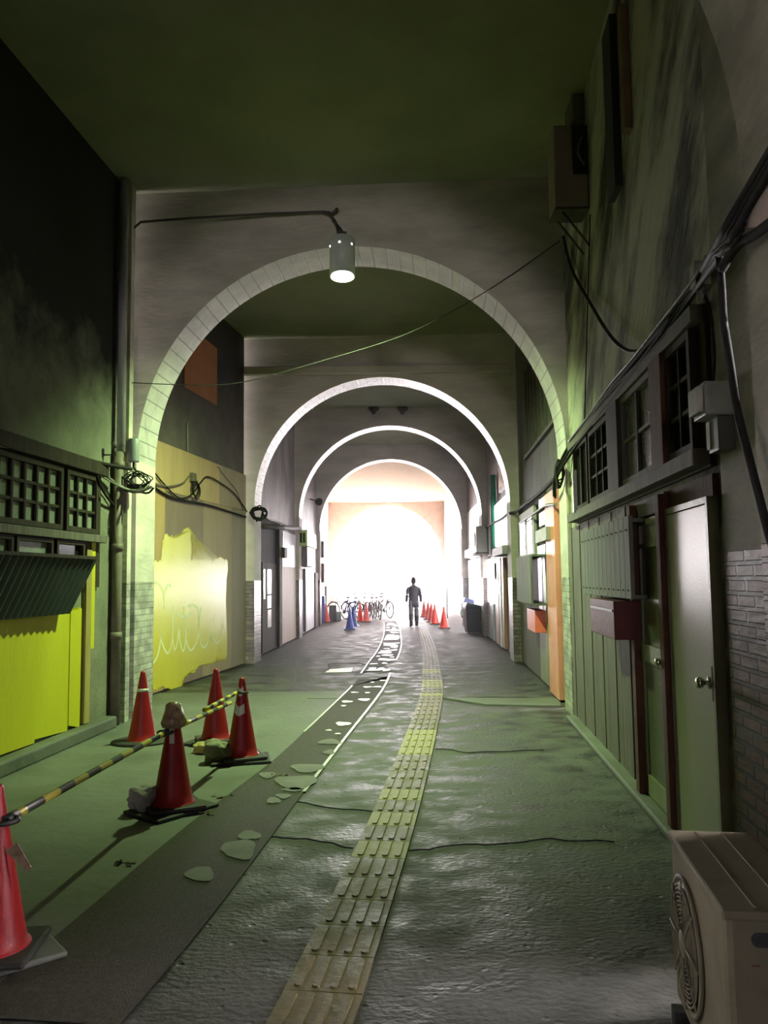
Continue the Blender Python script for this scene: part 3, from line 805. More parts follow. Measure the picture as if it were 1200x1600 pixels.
# ================================================================== BAY 2 LEFT: plywood hoarding
dP = .03
cols_top = [205, 293, 342, 384]; cols_bot = [205, 257, 317.5, 362, 384]
HT, HM, HB = 3.66, 2.95, .03
def sx2(x): return WL2.px(x, 900, dP)[0]
names = ['top sheet of tan plywood nearest the first arch', 'top sheet of tan plywood in the middle of the hoarding', 'top sheet of plywood by the second arch']
for i in range(3):
    bm = nb(); fbox(bm, WL2, max(sx2(cols_top[i]), .02) + .003, sx2(cols_top[i + 1]) - .003, HM + .005, HT, 0, dP)
    obj('plywood_sheet', bm, ply[[0, 0, 4][i]], label=names[i], cat='plywood sheet')
names = ['tall orange-tan plywood sheet beside the first arch', 'purple-brown plywood sheet with yellow paint brushed up it', 'grey-brown plywood sheet behind the right half of the graffiti', 'narrow plain brown plywood sheet by the second arch']
for i in range(4):
    bm = nb(); fbox(bm, WL2, max(sx2(cols_bot[i]), .02) + .003, sx2(cols_bot[i + 1]) - .003, HB, HM, 0, dP)
    obj('plywood_sheet', bm, ply[[1, 3, 2, 5][i]], label=names[i], cat='plywood sheet')
# paint: outline in a 5.927x enlargement with corner (220,820)
def Z5(pts): return [(220 + x / 5.927, 820 + y / 5.927) for x, y in pts]
def jag(pts, amp, n=6, seed=1):
    n = n * 2
    r = random.Random(seed); out = []
    for i in range(len(pts) - 1):
        (x0, y0), (x1, y1) = pts[i], pts[i + 1]
        for k in range(n):
            t = k / n; out.append((x0 + (x1 - x0) * t + r.uniform(-1, 1) * amp * .5, y0 + (y1 - y0) * t + r.uniform(-1, 1) * amp * 1.6))
    out.append(pts[-1]); return out
o1 = Z5(jag([(60, 340), (190, 335)], 8, 5, 1) + jag([(190, 335), (200, 180), (230, 85), (300, 110), (350, 115), (400, 50), (440, 25), (462, 60), (468, 190), (460, 335)], 9, 4, 2) +
        jag([(460, 335), (485, 330), (480, 200), (495, 150), (510, 190), (505, 330)], 4, 3, 3) + jag([(505, 330), (560, 300), (600, 335), (680, 320), (730, 305), (790, 315), (806, 345)], 9, 4, 4) +
        [(806, 420), (795, 500), (788, 700), (795, 900), (800, 1080), (798, 1200), (790, 1240)] +
        jag([(790, 1240), (700, 1240), (680, 1280), (560, 1290), (520, 1330), (500, 1360), (410, 1390), (395, 1440), (380, 1500)], 8, 3, 5) + jag([(380, 1500), (320, 1540), (240, 1510), (200, 1490), (150, 1530), (90, 1510), (55, 1500)], 9, 4, 6) + [(50, 1300), (52, 800)])
bm = nb(); pts = [WL2.px(x, y, dP + .003) for x, y in o1]; pts = [(max(a, .03), h) for a, h in pts]
fpoly(bm, WL2, pts, dP - .001, dP + .003)
bmesh.ops.triangulate(bm, faces=[f for f in bm.faces if len(f.verts) > 4])
pw = obj('paint_patch', bm, m_yelg, label='glossy yellow paint patch brushed over the plywood hoarding', cat='paint')
gr = [[(222, 780), (215, 660), (190, 575), (135, 530), (90, 600), (70, 800), (68, 1000), (78, 1180), (115, 1275), (160, 1200), (185, 1060), (180, 990), (200, 1100), (250, 1190), (290, 1080), (300, 900), (295, 760)],
      [(295, 1050), (315, 1160), (345, 1060), (352, 965), (365, 1080), (395, 1170), (420, 1040), (410, 900), (400, 760)], [(420, 1060), (440, 1130), (470, 1160), (520, 1080), (540, 930), (530, 790), (490, 745), (440, 750)],
      [(560, 770), (540, 880), (545, 1050), (580, 1135), (625, 1080), (645, 960), (650, 880)], [(650, 960), (670, 1050), (710, 1095), (740, 1040), (750, 930)], [(330, 800), (360, 840), (400, 850), (460, 825)], [(222, 640), (250, 560), (280, 570)]]
bm = nb()
for st_ in gr:
    q = smooth([Vector((*WL2.px(x, y, dP + .006), 0)) for x, y in Z5(st_)], 6)
    for i in range(len(q) - 1):
        t = (q[i + 1] - q[i]); t.normalize(); nn = Vector((-t.y, t.x, 0)) * .019
        v = [bm.verts.new(WL2.p(p.x, p.y, dP + .005)) for p in (q[i] - nn, q[i + 1] - nn + t * .004, q[i + 1] + nn + t * .004, q[i] + nn)]
        bm.faces.new(v)
obj('graffiti', bm, m_white, pw, label='looping white spray-painted scrawl')
# orange board
hbox(WL2, (290, 505), (339, 633), 0, .03, m_orange, 'wall_board', 'orange-brown board fixed high on the dark wall behind the first arch', 'board')
bm = nb(); tube(bm, [WL2.w(293, 660, .02), WL2.w(293, 705, .02)], .014, 6); obj('wall_bracket', bm, m_pipeg, label='thin pale rod above the top plywood edge', cat='rod')

# ================================================================== BAY 1 RIGHT
hw = lambda fr, x, y, d=0: fr.px(x, y, d)
sA1 = hw(WR1, 905, 760)[0]; sB1 = hw(WR1, 1108, 600)[0]
bm = nb(); fbox(bm, WR1, sB1 - .06, sA1 + .12, 2.18, 3.07, 0, .03)
obj('timber_front', bm, m_wood, label='dark timber band holding the upper right windows', cat='shopfront')
print('WR1 h at window top/bottom', hw(WR1, 905, 690), hw(WR1, 1100, 480), hw(WR1, 905, 805), hw(WR1, 1105, 695))
def wr(x0, x1, cols, rows, n, label, mg, **k):
    s0 = hw(WR1, x0, 700)[0]; s1 = hw(WR1, x1, 700)[0]
    return wrect2(WR1, min(s0, s1), max(s0, s1), 2.29, 2.97, cols, rows, n, label, mg, **k)
def wrect2(fr, s0, s1, h0, h1, cols, rows, n, label, mg, fw=.045, mw=.024, d0=.03, mf=None):
    bm = nb(); dp = d0 + .05
    fbox(bm, fr, s0, s0 + fw, h0, h1, d0, dp); fbox(bm, fr, s1 - fw, s1, h0, h1, d0, dp)
    fbox(bm, fr, s0 + fw, s1 - fw, h0, h0 + fw, d0, dp); fbox(bm, fr, s0 + fw, s1 - fw, h1 - fw, h1, d0, dp)
    for i in range(1, cols):
        x = s0 + fw + (s1 - s0 - 2 * fw) * i / cols; fbox(bm, fr, x - mw / 2, x + mw / 2, h0 + fw, h1 - fw, d0 + .012, dp - .01)
    for i in range(1, rows):
        y = h0 + fw + (h1 - h0 - 2 * fw) * i / rows; fbox(bm, fr, s0 + fw, s1 - fw, y - mw / 2, y + mw / 2, d0 + .012, dp - .015)
    wo = obj('window_%d' % n, bm, mf or m_wood, kind='structure', label=label, cat='window')
    bm = nb(); fbox(bm, fr, s0 + fw * .4, s1 - fw * .4, h0 + fw * .4, h1 - fw * .4, d0 + .002, d0 + .012)
    obj('pane', bm, mg, wo)
wr(906, 929, 2, 1, 7, 'narrow open dark window nearest the first arch on the right', m_glassd)
wr(932, 966, 3, 3, 8, 'dark nine-pane lattice window on the right wall', m_glassd)
wr(986, 1041, 2, 2, 9, 'four-pane window with pale grey glass on the right wall', m_glassg, mf=m_woodg)
wr(1064, 1106, 2, 3, 10, 'dark six-pane lattice window above the pale door', m_glassd)
for x0, x1, mt, lb in ((967, 985, m_wood, 'dark wooden post between lattice and pale-glass windows'), (1042, 1062, m_woodr, 'red-brown wooden post right of the pale-glass window')):
    a, b = sorted((hw(WR1, x0, 650)[0], hw(WR1, x1, 650)[0]))
    bm = nb(); fbox(bm, WR1, a, b, 2.28, 2.98, .03, .11); obj('window_post', bm, mt, label=lb, cat='post', bevel=.005)
bm = nb(); fbox(bm, WR1, sB1 - .05, sA1 + .1, 2.98, 3.07, .03, .10); obj('window_header', bm, m_woodg, label='long weathered beam above the right-hand windows', cat='beam', bevel=.006)
bm = nb(); fbox(bm, WR1, sB1 - .05, sA1 + .1, 2.19, 2.28, .03, .12); obj('window_sill', bm, m_woodg, label='long weathered sill below the right-hand windows', cat='sill', bevel=.006)
s = hw(WR1, 917, 780)[0]
bm = nb(); fbox(bm, WR1, s - .03, s + .03, 2.26, 2.7, .1, .14); obj('wall_batten', bm, m_edge, label='short pale stick standing in the narrow right-hand window', cat='stick')
# planked cladding below
sd = hw(WR1, 992, 1000)[0]
bm = nb(); n = 16; s_far = 5.95
for i in range(n):
    a = sd + (s_far - sd) * i / n; b = sd + (s_far - sd) * (i + 1) / n
    fbox(bm, WR1, a + .004, b - .004, .05, 2.15, 0, .035 + .006 * (i % 3 == 0))
obj('plank_cladding', bm, m_woodg, label='weathered vertical plank wall between the first arch and the glass door', cat='cladding')
# projecting shutter box
bm = nb(); a, b = sorted((hw(WR1, 912, 870, .14)[0], hw(WR1, 984, 870, .16)[0])); n = 12
h_t, h_b = 1.98, 1.44
for i in range(n):
    fbox(bm, WR1, a + (b - a) * i / n + .003, a + (b - a) * (i + 1) / n - .003, h_b, h_t + .05, .13, .16)
fbox(bm, WR1, a, b, h_b, h_b + .03, .035, .13); fbox(bm, WR1, a, b, h_t, h_t + .03, .035, .13)
for i in range(n):
    for z in (h_b + .06, h_t - .05): 
        c = WR1.p(a + (b - a) * (i + .5) / n, z, .162); box(bm, -.006, .006, -.006, .006, -.006, .006, o=c)
obj('shutter_box', bm, m_corrg, label='projecting grey-green planked shutter box on the right wall', cat='shutter', bevel=.002)
# dark red mailbox
a, b = sorted((hw(WR1, 930, 960, .2)[0], hw(WR1, 968, 960, .2)[0]))
mb = empty('mailbox', WR1.p((a + b) / 2, 1.10, .1), 'dark red metal mailbox under the grey-green shutter box', 'mailbox')
bm = nb(); fbox(bm, WR1, a, b, 1.14, 1.42, .04, .24); obj('body', bm, m_red, mb, bevel=.006)
bm = nb(); fbox(bm, WR1, b - .0, b + .008, 1.16, 1.40, .08, .2)
fbox(bm, WR1, a + .04, b - .04, 1.34, 1.36, .24, .245); obj('slot', bm, m_acd, mb)
# doors
def spn(x, y, d=0): return hw(WR1, x, y, d)[0]
p1 = spn(997, 1000, .06); p2 = spn(1044, 1000, .06); p3 = spn(1054, 1000, .04); p4 = spn(1125, 1000, .03)
for c, wd, nm in ((p1, .10, 'red-brown post left of the olive glass door'), (p2, .09, 'red-brown post between the two right-hand doors')):
    bm = nb(); fbox(bm, WR1, c - wd / 2, c + wd / 2, .05, 2.12, 0, .10); obj('door_post', bm, m_woodr, label=nm, cat='post', bevel=.004)
a, b = p2 + .05, p1 - .05
bm = nb(); H = 2.0
fbox(bm, WR1, a, a + .035, .06, H, .02, .05); fbox(bm, WR1, b - .06, b, .06, H, .02, .05)
fbox(bm, WR1, a, b, H - .04, H, .02, .05); fbox(bm, WR1, a, b, .06, .2, .02, .05); fbox(bm, WR1, a, b, 1.0, 1.12, .02, .052)
fbox(bm, WR1, a, b, H - .2, H - .17, .02, .05)
d1 = obj('door_1', bm, m_olive, kind='structure', label='narrow olive glass door with pale frame', cat='door')
bm = nb(); fbox(bm, WR1, a + .03, b - .05, .2, 1.0, .025, .035); fbox(bm, WR1, a + .03, b - .05, 1.12, H - .2, .025, .035); obj('pane', bm, m_oliveG, d1)
bm = nb(); fbox(bm, WR1, a + .03, b - .05, H - .17, H - .04, .025, .035); obj('pane', bm, M('top_glass_reflection', (.5, .5, .5), rough=.12, bump=0), d1, label='top pane with its white reflection painted in')  # pale colour stands for the white reflection in the top glass
def knob(fr, s_, h_, d_, parent, r=.028):
    R = Matrix((fr.u, Vector((0, 0, 1)), fr.n)).transposed()
    bm = nb(); lathe(bm, [(.0, 0), (.032, 0), (.034, .008), (.014, .014), (.012, .03), (r * .8, .038), (r, .055), (r * .85, .07), (.0, .075)], 20, fr.p(s_, h_, d_), R)
    return obj('door_knob', bm, m_chrome, parent, label='chrome knob')
knob(WR1, a + .04, 1.05, .052, d1)
bm = nb(); a, b = p4, p3 - .0
a = spn(1115, 900, .03); b = p2 - .055
fbox(bm, WR1, a, b, .06, 1.98, .02, .055)
d2 = obj('door_2', bm, m_doorp, kind='structure', label='pale cream pebbled door at the right', cat='door', bevel=.004)
bm = nb(); fbox(bm, WR1, a - .035, a - .002, .05, 2.02, .0, .06); fbox(bm, WR1, b + .002, b + .02, .05, 2.02, .0, .06); fbox(bm, WR1, a - .035, b + .02, 1.985, 2.02, 0, .06); obj('door_frame', bm, m_olive, d2)
knob(WR1, a + .06, 1.03, .055, d2, .032)
bm = nb(); fbox(bm, WR1, a - .006, a + .012, .94, 1.12, .056, .062); obj('latch_plate', bm, m_rust, d2)
for z in (1.7, .4):
    bm = nb(); fbox(bm, WR1, b - .03, b + .01, z, z + .1, .055, .062); obj('hinge', bm, m_grey, d2)
bm = nb(); fbox(bm, WR1, a - .05, b, 2.02, 2.14, 0, .03); obj('transom_board', bm, m_woodr, label='stained brown board over the pale door', cat='board')
bm = nb(); fbox(bm, WR1, p2, p1, 2.02, 2.14, 0, .05); obj('transom_board', bm, m_woodg, label='grey wooden lintel over the olive glass door', cat='board')

# electric meter
c = WR1.w(1110, 655, .12); sm, hm = hw(WR1, 1112, 640, .1)
em = empty('electric_meter', WR1.p(sm, hm - .15, .1), 'grey electric meter box beside the dark window above the pale door', 'electric meter')
bm = nb(); fbox(bm, WR1, sm - .12, sm + .07, hm - .05, hm + .12, .03, .17); obj('meter_body', bm, m_grey, em, bevel=.008)
bm = nb(); fbox(bm, WR1, sm - .10, sm + .05, hm - .03, hm + .10, .17, .20); obj('meter_cover', bm, m_pipeg, em, bevel=.006)
bm = nb(); fbox(bm, WR1, sm - .11, sm + .04, hm - .22, hm - .05, .03, .11); obj('terminal_box', bm, M('dark_grey_plastic', (.05, .055, .06), rough=.4), em, bevel=.006)
bm = nb(); fbox(bm, WR1, sm + .0, sm + .05, hm - .20, hm - .06, .11, .116); obj('tag', bm, m_pipeg, em)
# junction box
s_, h_ = hw(WR1, 1100, 440, .05)
jb = empty('junction_box', WR1.p(s_, h_ - .12, .05), 'white junction box under the cable bundle at the upper right', 'junction box')
bm = nb(); fbox(bm, WR1, s_ - .05, s_ + .05, h_ - .03, h_ + .10, .03, .11); obj('body', bm, m_pipeg, jb, bevel=.006)
bm = nb(); tube(bm, [WR1.p(s_, h_ - .03, .07), WR1.p(s_, h_ - .11, .07)], .02, 12); obj('gland', bm, m_pipeg, jb)


def cable(pts, r, label, mat=None, n=8, k=6, group=None, name='cable'):
    bm = nb(); tube(bm, smooth(pts, k), r, n); return obj(name, bm, mat or m_cable, label=label, cat='cable', group=group)


cable([WR1.w(x, y, .05) for x, y in ((1102, 462), (1112, 500), (1116, 560), (1113, 610))], .009, 'thin cable from the white junction box down to the electric meter')
def onx(px, py, X): d = ray(px, py); t = X / d.x; return CAM + d * t
# cables fanned along the right wall above windows
rb = [(1110, 402), (1090, 436), (1032, 514), (995, 560), (958, 606), (920, 655), (892, 692), (868, 740)]
for i, (dx, dy, r, lb) in enumerate(((0, 0, .020, 'thick black cable, uppermost of the bundle along the right wall'), (2, 6, .013, 'black cable in the middle of the bundle along the right wall'),
                                     (4, 12, .016, 'black cable, lowest of the bundle along the right wall'), (-5, -2, .010, 'thin grey cable lying over the bundle along the right wall'))):
    wob = random.Random(i)
    P = [WR1.w(x + dx + wob.uniform(-2, 2), y + dy + wob.uniform(-3, 3), .05 + .02 * i) for x, y in rb[:7]]
    P += [atY(868 + dx * .5, 742 + dy * .4, 9.35), atY(866 + dx * .4, 775 + dy * .2, 9.9)] if i < 3 else []
    if i < 3: P = [onx(x + 5 * i, y + 6 * i, 1.375 - .015 * i) for x, y in ((1240, 178), (1200, 245), (1160, 312), (1126, 372))] + P[1:]
    cable(P, r, lb, m_cableg if i == 3 else m_cable)
cable([WR1.w(x, y, .05) for x, y in ((880, 370), (893, 420), (920, 470), (950, 520), (975, 545), (1000, 548), (1025, 525), (1050, 495))], .016, 'black cable hanging in a loop on the streaked wall')
cable([WR1.w(x, y, .03) for x, y in ((922, 335), (919, 450), (916, 560), (913, 690), (916, 720))], .006, 'thin straight wire down the streaked wall')
# fat cable on the near pier
xi = 1.375
cable([onx(x, y, xi) for x, y in ((1124, 400), (1128, 450), (1131, 500), (1140, 560), (1152, 640), (1168, 705), (1182, 760), (1200, 830), (1215, 880))], .016, 'fat dark cable sagging down the near pier', m_cable)
cable([onx(x, y, xi - .01) for x, y in ((1128, 420), (1150, 385), (1180, 366), (1215, 340))], .02, 'short thick black pipe-like cable at the right edge')
bm = nb()
for i in range(5):
    r_ = random.Random(20 + i); P = [onx(1118 + r_.uniform(-6, 6), 390 + r_.uniform(-6, 10), xi - .02), onx(1140 + r_.uniform(-8, 8), 372 + r_.uniform(-14, 14), xi - .05), onx(1165 + r_.uniform(-6, 6), 340 + r_.uniform(-5, 25), xi - .02)]
    tube(bm, smooth(P, 6), .009, 6)
obj('cable_tangle', bm, m_cable, label='tangle of short dark cables wrapped at the near pier', cat='cable')
bm = nb()
q = [onx(x, y, xi - .0) for x, y in ((1166, 325), (1200, 290), (1215, 300), (1215, 350), (1168, 358))]
A = [bm.verts.new(p) for p in q]; B = [bm.verts.new(p + Vector((-.02, 0, 0))) for p in q]; bm.faces.new(A); bm.faces.new(B[::-1])
for i in range(5): bm.faces.new((A[i], A[(i + 1) % 5], B[(i + 1) % 5], B[i]))
obj('pipe_cover', bm, m_acp, label='dull purple-grey metal plate behind the cables at the right edge', cat='plate')

# upper AC on the right near arch one
ya = 7.5; xa = atY(866, 260, ya).x; xb = 2.03; z0 = atY(900, 322, ya).z; z1 = atY(900, 195, ya).z
ua = empty('air_conditioner', ((xa + xb) / 2, ya, z0), 'pinkish-grey air conditioner mounted high on the right wall', 'air conditioner')
bm = nb(); box(bm, xa, xb, ya, ya + .3, z0, z1); obj('casing', bm, m_acp, ua, bevel=.015)
bm = nb(); box(bm, xa + .18, xa + .34, ya - .012, ya + .01, z0 + .32, z1 - .01); obj('opening', bm, m_acd, ua, label='black opening with pipes')
bm = nb(); tube(bm, smooth([(xa + .27, ya - .03, z0 + .68), (xa + .22, ya - .05, z0 + .52), (xa + .28, ya - .04, z0 + .40)]), .012, 6); obj('pipe', bm, m_cableg, ua)
bm = nb(); box(bm, xa, xb, ya, ya + .3, z0 - .03, z0 - .003); obj('tray', bm, m_rust, ua)
for yy in (.04, .26):
    bm = nb(); tube(bm, [(xa + .08, ya + yy, z0 - .04), (xb, ya + yy, z0 - .38)], .012, 6); obj('bracket', bm, m_rust, ua)
# upper shutters on the right wall
hbox(WR1, (940, 60), (961, 290), 0, .06, M('blue_black_board', (.02, .022, .026), rough=.6), 'shutter_board', 'blue-black upright board beside the upper air conditioner', 'board')
hbox(WR1, (964, 20), (976, 200), 0, .06, M('warm_board', (.16, .09, .05), (.22, .13, .08), rough=.5), 'shutter_board', 'warm brown board right of the blue-black upright board', 'board')

# ================================================================== near AC, bottom right
AC = empty('air_conditioner', (1.11, 2.7, 0), 'dirty beige air conditioner outdoor unit standing at the bottom right corner', 'air conditioner')
R = Matrix.Rotation(-.14, 3, 'Z'); O = Vector((1.11, 2.7, 0))
bm = nb(); box(bm, -.11, .17, -.36, .36, .06, .645, R=R, o=O); obj('casing', bm, m_ac, AC, bevel=.022)
bm = nb(); box(bm, -.118, .178, -.368, .368, .625, .655, R=R, o=O); obj('lid', bm, m_ac, AC, bevel=.008)
bm = nb()
for x in (-.02, .07): box(bm, x - .004, x + .004, -.34, .34, .655, .66, R=R, o=O)
obj('lid_rib', bm, m_ac, AC)
RF = R @ Matrix.Rotation(-PI / 2, 3, 'Y')
fc = O + R @ Vector((-.111, .12, .35))
bm = nb(); lathe(bm, [(.0, .001), (.215, .001), (.22, .012), (.205, .014), (.2, .006), (0, .006)], 48, fc, RF); obj('fan_surround', bm, m_ac, AC)
bm = nb(); lathe(bm, [(0, .0065), (.198, .0065), (.198, .009), (0, .009)], 40, fc, RF); obj('fan_opening', bm, m_acd, AC, label='black fan opening')
bm = nb()
for k in range(2, 15):
    r = .2 * k / 15
    pts = [fc + RF @ Vector((r * math.cos(t * PI / 16), r * math.sin(t * PI / 16), .016)) for t in range(33)]
    tube(bm, pts, .0028, 5, cap=False)
for k in range(8):
    t = k * PI / 4; tube(bm, [fc + RF @ Vector((.03 * math.cos(t), .03 * math.sin(t), .018)), fc + RF @ Vector((.21 * math.cos(t), .21 * math.sin(t), .016))], .004, 5)
lathe(bm, [(0, .012), (.045, .012), (.045, .022), (0, .024)], 20, fc, RF)
obj('fan_grille', bm, m_ac, AC)
bm = nb()
pts = [O + R @ Vector((.03 + .035 * (1 if i > 6 and i < 20 else -1) * 0 + x, -.3615, z)) for i, (x, z) in enumerate([(0, 0)])]
def slot(x0, x1, z0, z1, bm):
    r = (z1 - z0) / 2; out = []
    for j in range(9): t = PI / 2 + PI * j / 8; out.append((x0 + r + r * math.cos(t), (z0 + z1) / 2 + r * math.sin(t)))
    for j in range(9): t = -PI / 2 + PI * j / 8; out.append((x1 - r + r * math.cos(t), (z0 + z1) / 2 + r * math.sin(t)))
    A = [bm.verts.new(O + R @ Vector((x, -.3625, z))) for x, z in out]; B = [bm.verts.new(O + R @ Vector((x, -.355, z))) for x, z in out]
    bm.faces.new(A)
    for i in range(len(A)): bm.faces.new((A[i], A[(i + 1) % len(A)], B[(i + 1) % len(A)], B[i]))
slot(-.04, .10, .555, .595, bm); obj('handle_slot', bm, m_acd, AC, label='dark handle slot')
for x, z, sx, sz in ((-.10, .30, .012, .05), (-.06, .325, .012, .006), (.02, .50, .03, .004), (-.03, .505, .02, .004), (.08, .18, .05, .03), (.12, .12, .03, .05), (-.102, .18, .006, .09), (-.08, .34, .01, .008)):
    bm = nb(); box(bm, x - sx / 2, x + sx / 2, -.3628, -.36, z - sz / 2, z + sz / 2, R=R, o=O); obj('rust_spot', bm, m_rustp, AC)
bm = nb(); box(bm, -.105, .165, -.3622, -.36, .33, .335, R=R, o=O); obj('panel_seam', bm, m_rustp, AC)
bm = nb()
bm.free()
for y in (-.28, .28):
    bm = nb(); box(bm, -.14, .2, y - .03, y + .03, 0, .062, R=R, o=O); obj('foot', bm, m_rub, AC)

# ================================================================== CABLES left
for i, (P, r, lb, mt) in enumerate((
    ([(-40, 664), (0, 681), (80, 700), (150, 722), (205, 733)], .022, 'thick cable along the top of the left lattice windows', m_cable),
    ([(-40, 672), (0, 690), (80, 709), (140, 725), (185, 758), (215, 768), (238, 760)], .016, 'second cable along the left lattice windows, ending at the pier', m_cableg),
    ([(-40, 690), (0, 697), (60, 706), (125, 722), (160, 745), (200, 765), (235, 762)], .010, 'thin pale cable drooping below the thick left cables', m_cableg),
    ([(148, 730), (160, 765), (178, 790)], .014, 'short cable curving down behind the drainpipe', m_cable),
    ([(190, 745), (205, 755), (220, 768), (232, 770), (240, 762)], .012, 'cable sagging across the left pier face', m_cable))):
    Y = 9.22
    pts = []
    for x, y in P:
        s__, h__ = WL1.px(x, y, .1)
        pts.append(WL1.p(s__, h__, .1) if x < 175 else atY(x, y, 9.05 + .02 * i))
    cable(pts, r, lb, mt)
# coils around the pier junction
bm = nb(); r_ = random.Random(12)
for i in range(7):
    t0 = r_.uniform(0, 6); cx, cy = r_.uniform(206, 220), r_.uniform(742, 764); P = [atY(cx + 20 * r_.uniform(.5, 1.1) * math.cos(t0 + k * .9), cy + 14 * r_.uniform(.5, 1.1) * math.sin(t0 + k * .9), 9.30 - .02 * i) for k in range(8)]
    tube(bm, smooth(P, 7), .007, 6)
obj('cable_tangle', bm, m_cable, label='tangle of cables looped over the left pier of the first arch', cat='cable')
c = atY(209, 722, 9.32)
tr = empty('wall_cylinder', c, 'grey metal cylinder fixed on the left pier above the cable tangle', 'cylinder')
bm = nb(); lathe(bm, [(0, 0), (.062, 0), (.066, .01), (.066, .26), (.06, .275), (0, .28)], 24, c); obj('body', bm, m_grey, tr)
bm = nb(); tube(bm, smooth([c, c + Vector((0, 0, -.06)), c + Vector((.03, 0, -.1))]), .012, 6); obj('lead', bm, m_cable, tr)
cb = atY(213, 765, 9.25)
bm = nb(); box(bm, cb.x - .07, cb.x + .08, 9.12, 9.3, cb.z - .04, cb.z + .05); obj('junction_box', bm, m_cable, label='small black junction box in the cable tangle on the left pier', cat='junction box', bevel=.01)
bm = nb(); s__, h__ = WL1.px(162, 700, 0)
tube(bm, [WL1.p(s__, h__ - .08, .0), WL1.p(s__, h__ - .08, .14), WL1.p(s__, h__ + .06, .14)], .010, 6); lathe(bm, [(0, 0), (.03, 0), (.035, .06), (0, .07)], 12, WL1.p(s__, h__ - .0, .12))
obj('insulator', bm, m_rust, label='small rusty insulator hook on the left wall near the drainpipe', cat='hook')
# bay 2 left cables
d2_ = .06
cable([WL2.w(x, y, d2_) for x, y in ((236, 758), (270, 778), (320, 788), (360, 800), (384, 808))], .018, 'bundled dark cable running straight across the plywood hoarding')
cable([WL2.w(x, y, d2_) for x, y in ((240, 755), (262, 760), (285, 755), (298, 742), (304, 748), (310, 765))], .012, 'brown cable reaching the small box on the hoarding', m_pipe)
cable([WL2.w(x, y, d2_) for x, y in ((234, 728), (255, 755), (280, 778), (300, 772), (315, 752), (325, 745), (345, 755), (365, 770), (380, 790), (386, 800))], .012, 'dark cable dipping and rising across the hoarding')
s__, h__ = WL2.px(301, 747, .05)
bm = nb(); fbox(bm, WL2, s__ - .08, s__ + .08, h__ - .06, h__ + .08, dP, .09); obj('junction_box', bm, m_pipe, label='small grey box on the plywood hoarding where cables meet', cat='junction box', bevel=.008)
bm = nb()
for i in range(4):
    pts = [WL2.w(305 + 5 * math.cos(t) + i, 762 + 12 * math.sin(t) + i * 2, .08 + .01 * i) for t in [k * PI / 4 + i for k in range(9)]]
    tube(bm, smooth(pts, 4), .008, 6)
obj('cable_tangle', bm, m_cable, label='coiled cable hanging below the small box on the hoarding', cat='cable')
cable([WL2.w(x, y, .05) for x, y in ((340, 729), (352, 745), (370, 768), (380, 797))], .005, 'thin wire slanting down the right end of the hoarding')
# long thin wire across arch one
wp = [atY(205, 598, 9.36), atY(290, 601, 9.5), atY(375, 598, 9.6), atY(500, 565, 9.5), atY(640, 520, 9.4), atY(760, 455, 9.3), atY(875, 376, 9.15)]
cable(wp, .0055, 'long thin wire strung across the opening of the first arch')
def tangle(x, y, Y, rx, ry, n, r, seed, label):
    r_ = random.Random(seed); bm = nb()
    for i in range(n):
        t0 = r_.uniform(0, 6); P = [atY(x + rx * r_.uniform(.45, 1.15) * math.cos(t0 + k * .95), y + ry * r_.uniform(.45, 1.15) * math.sin(t0 + k * .95), Y - .015 * i - r_.uniform(0, .06)) for k in range(8)]
        tube(bm, smooth(P, 6), r * r_.uniform(.6, 1.2), 6)
    return obj('cable_tangle', bm, m_cable, label=label, cat='cable')


tangle(403, 803, 15.42, 13, 12, 6, .018, 4, 'knot of cables on the left pier of the second arch')
tangle(874, 738, 9.34, 7, 22, 5, .012, 6, 'loop of cables on the right pier of the first arch')
# small lumps at the third arch top
for x, lb in ((584, 'left of two small dark lumps under the ceiling above the third arch'), (629, 'right of two small dark lumps under the ceiling above the third arch')):
    bm = nb(); c = atY(x, 640, 22.05); blob(bm, (c.x - .06, c.y, c.z + .03), .09, .08, .08, 3, .3, 2); blob(bm, (c.x + .06, c.y, c.z + .03), .09, .08, .08, 5, .3, 2); blob(bm, (c.x, c.y, c.z - .05), .07, .08, .08, 6, .3, 2)
    obj('ceiling_lump', bm, m_rust, label=lb, cat='lump')

# ================================================================== BAY 2 RIGHT
def F(fr, x0, x1, h0, h1, d0, d1, mat, name, label, cat, y=900, kind=None, parent=None, bevel=.004):
    a, b = sorted((fr.px(x0, y, d1)[0], fr.px(x1, y, d1)[0])); a = max(a, .01); b = min(b, fr.L - .01)
    bm = nb(); fbox(bm, fr, a, b, h0, h1, d0, d1); return obj(name, bm, mat, parent, label=label, cat=cat, kind=kind, bevel=bevel)


print('WR2', WR2.px(866, 1000), WR2.px(848, 1000), WR2.px(838, 1000), WR2.px(812, 1000), WR2.px(812, 820), WR2.px(838, 880))
F(WR2, 854, 868, .03, 2.75, 0, .10, m_orpost, 'door_post', 'orange-pink post just behind the first arch at right', 'post')
F(WR2, 812, 854, .0, 2.9, 0, .02, m_wood, 'timber_front', 'dark timber shopfront of the second bay on the right', 'shopfront')
d3 = F(WR2, 841, 853, .05, 2.08, .02, .06, m_olive, 'door_3', 'olive sliding door with bright glass in the second bay right', 'door', kind='structure')
F(WR2, 842.5, 847, .95, 1.98, .06, .068, m_glassf, 'pane', None, None, parent=d3); F(WR2, 848, 852, .95, 1.98, .06, .068, m_wallw, 'pane', None, None, parent=d3)
F(WR2, 838, 855, 2.1, 2.28, .02, .16, m_pipeg, 'door_hood', 'pale hood over the olive sliding door', 'hood')
F(WR2, 845, 854, 2.35, 2.75, .02, .09, m_glassg, 'electric_meter', 'grey electric meter above the pale hood in the second bay', 'electric meter')
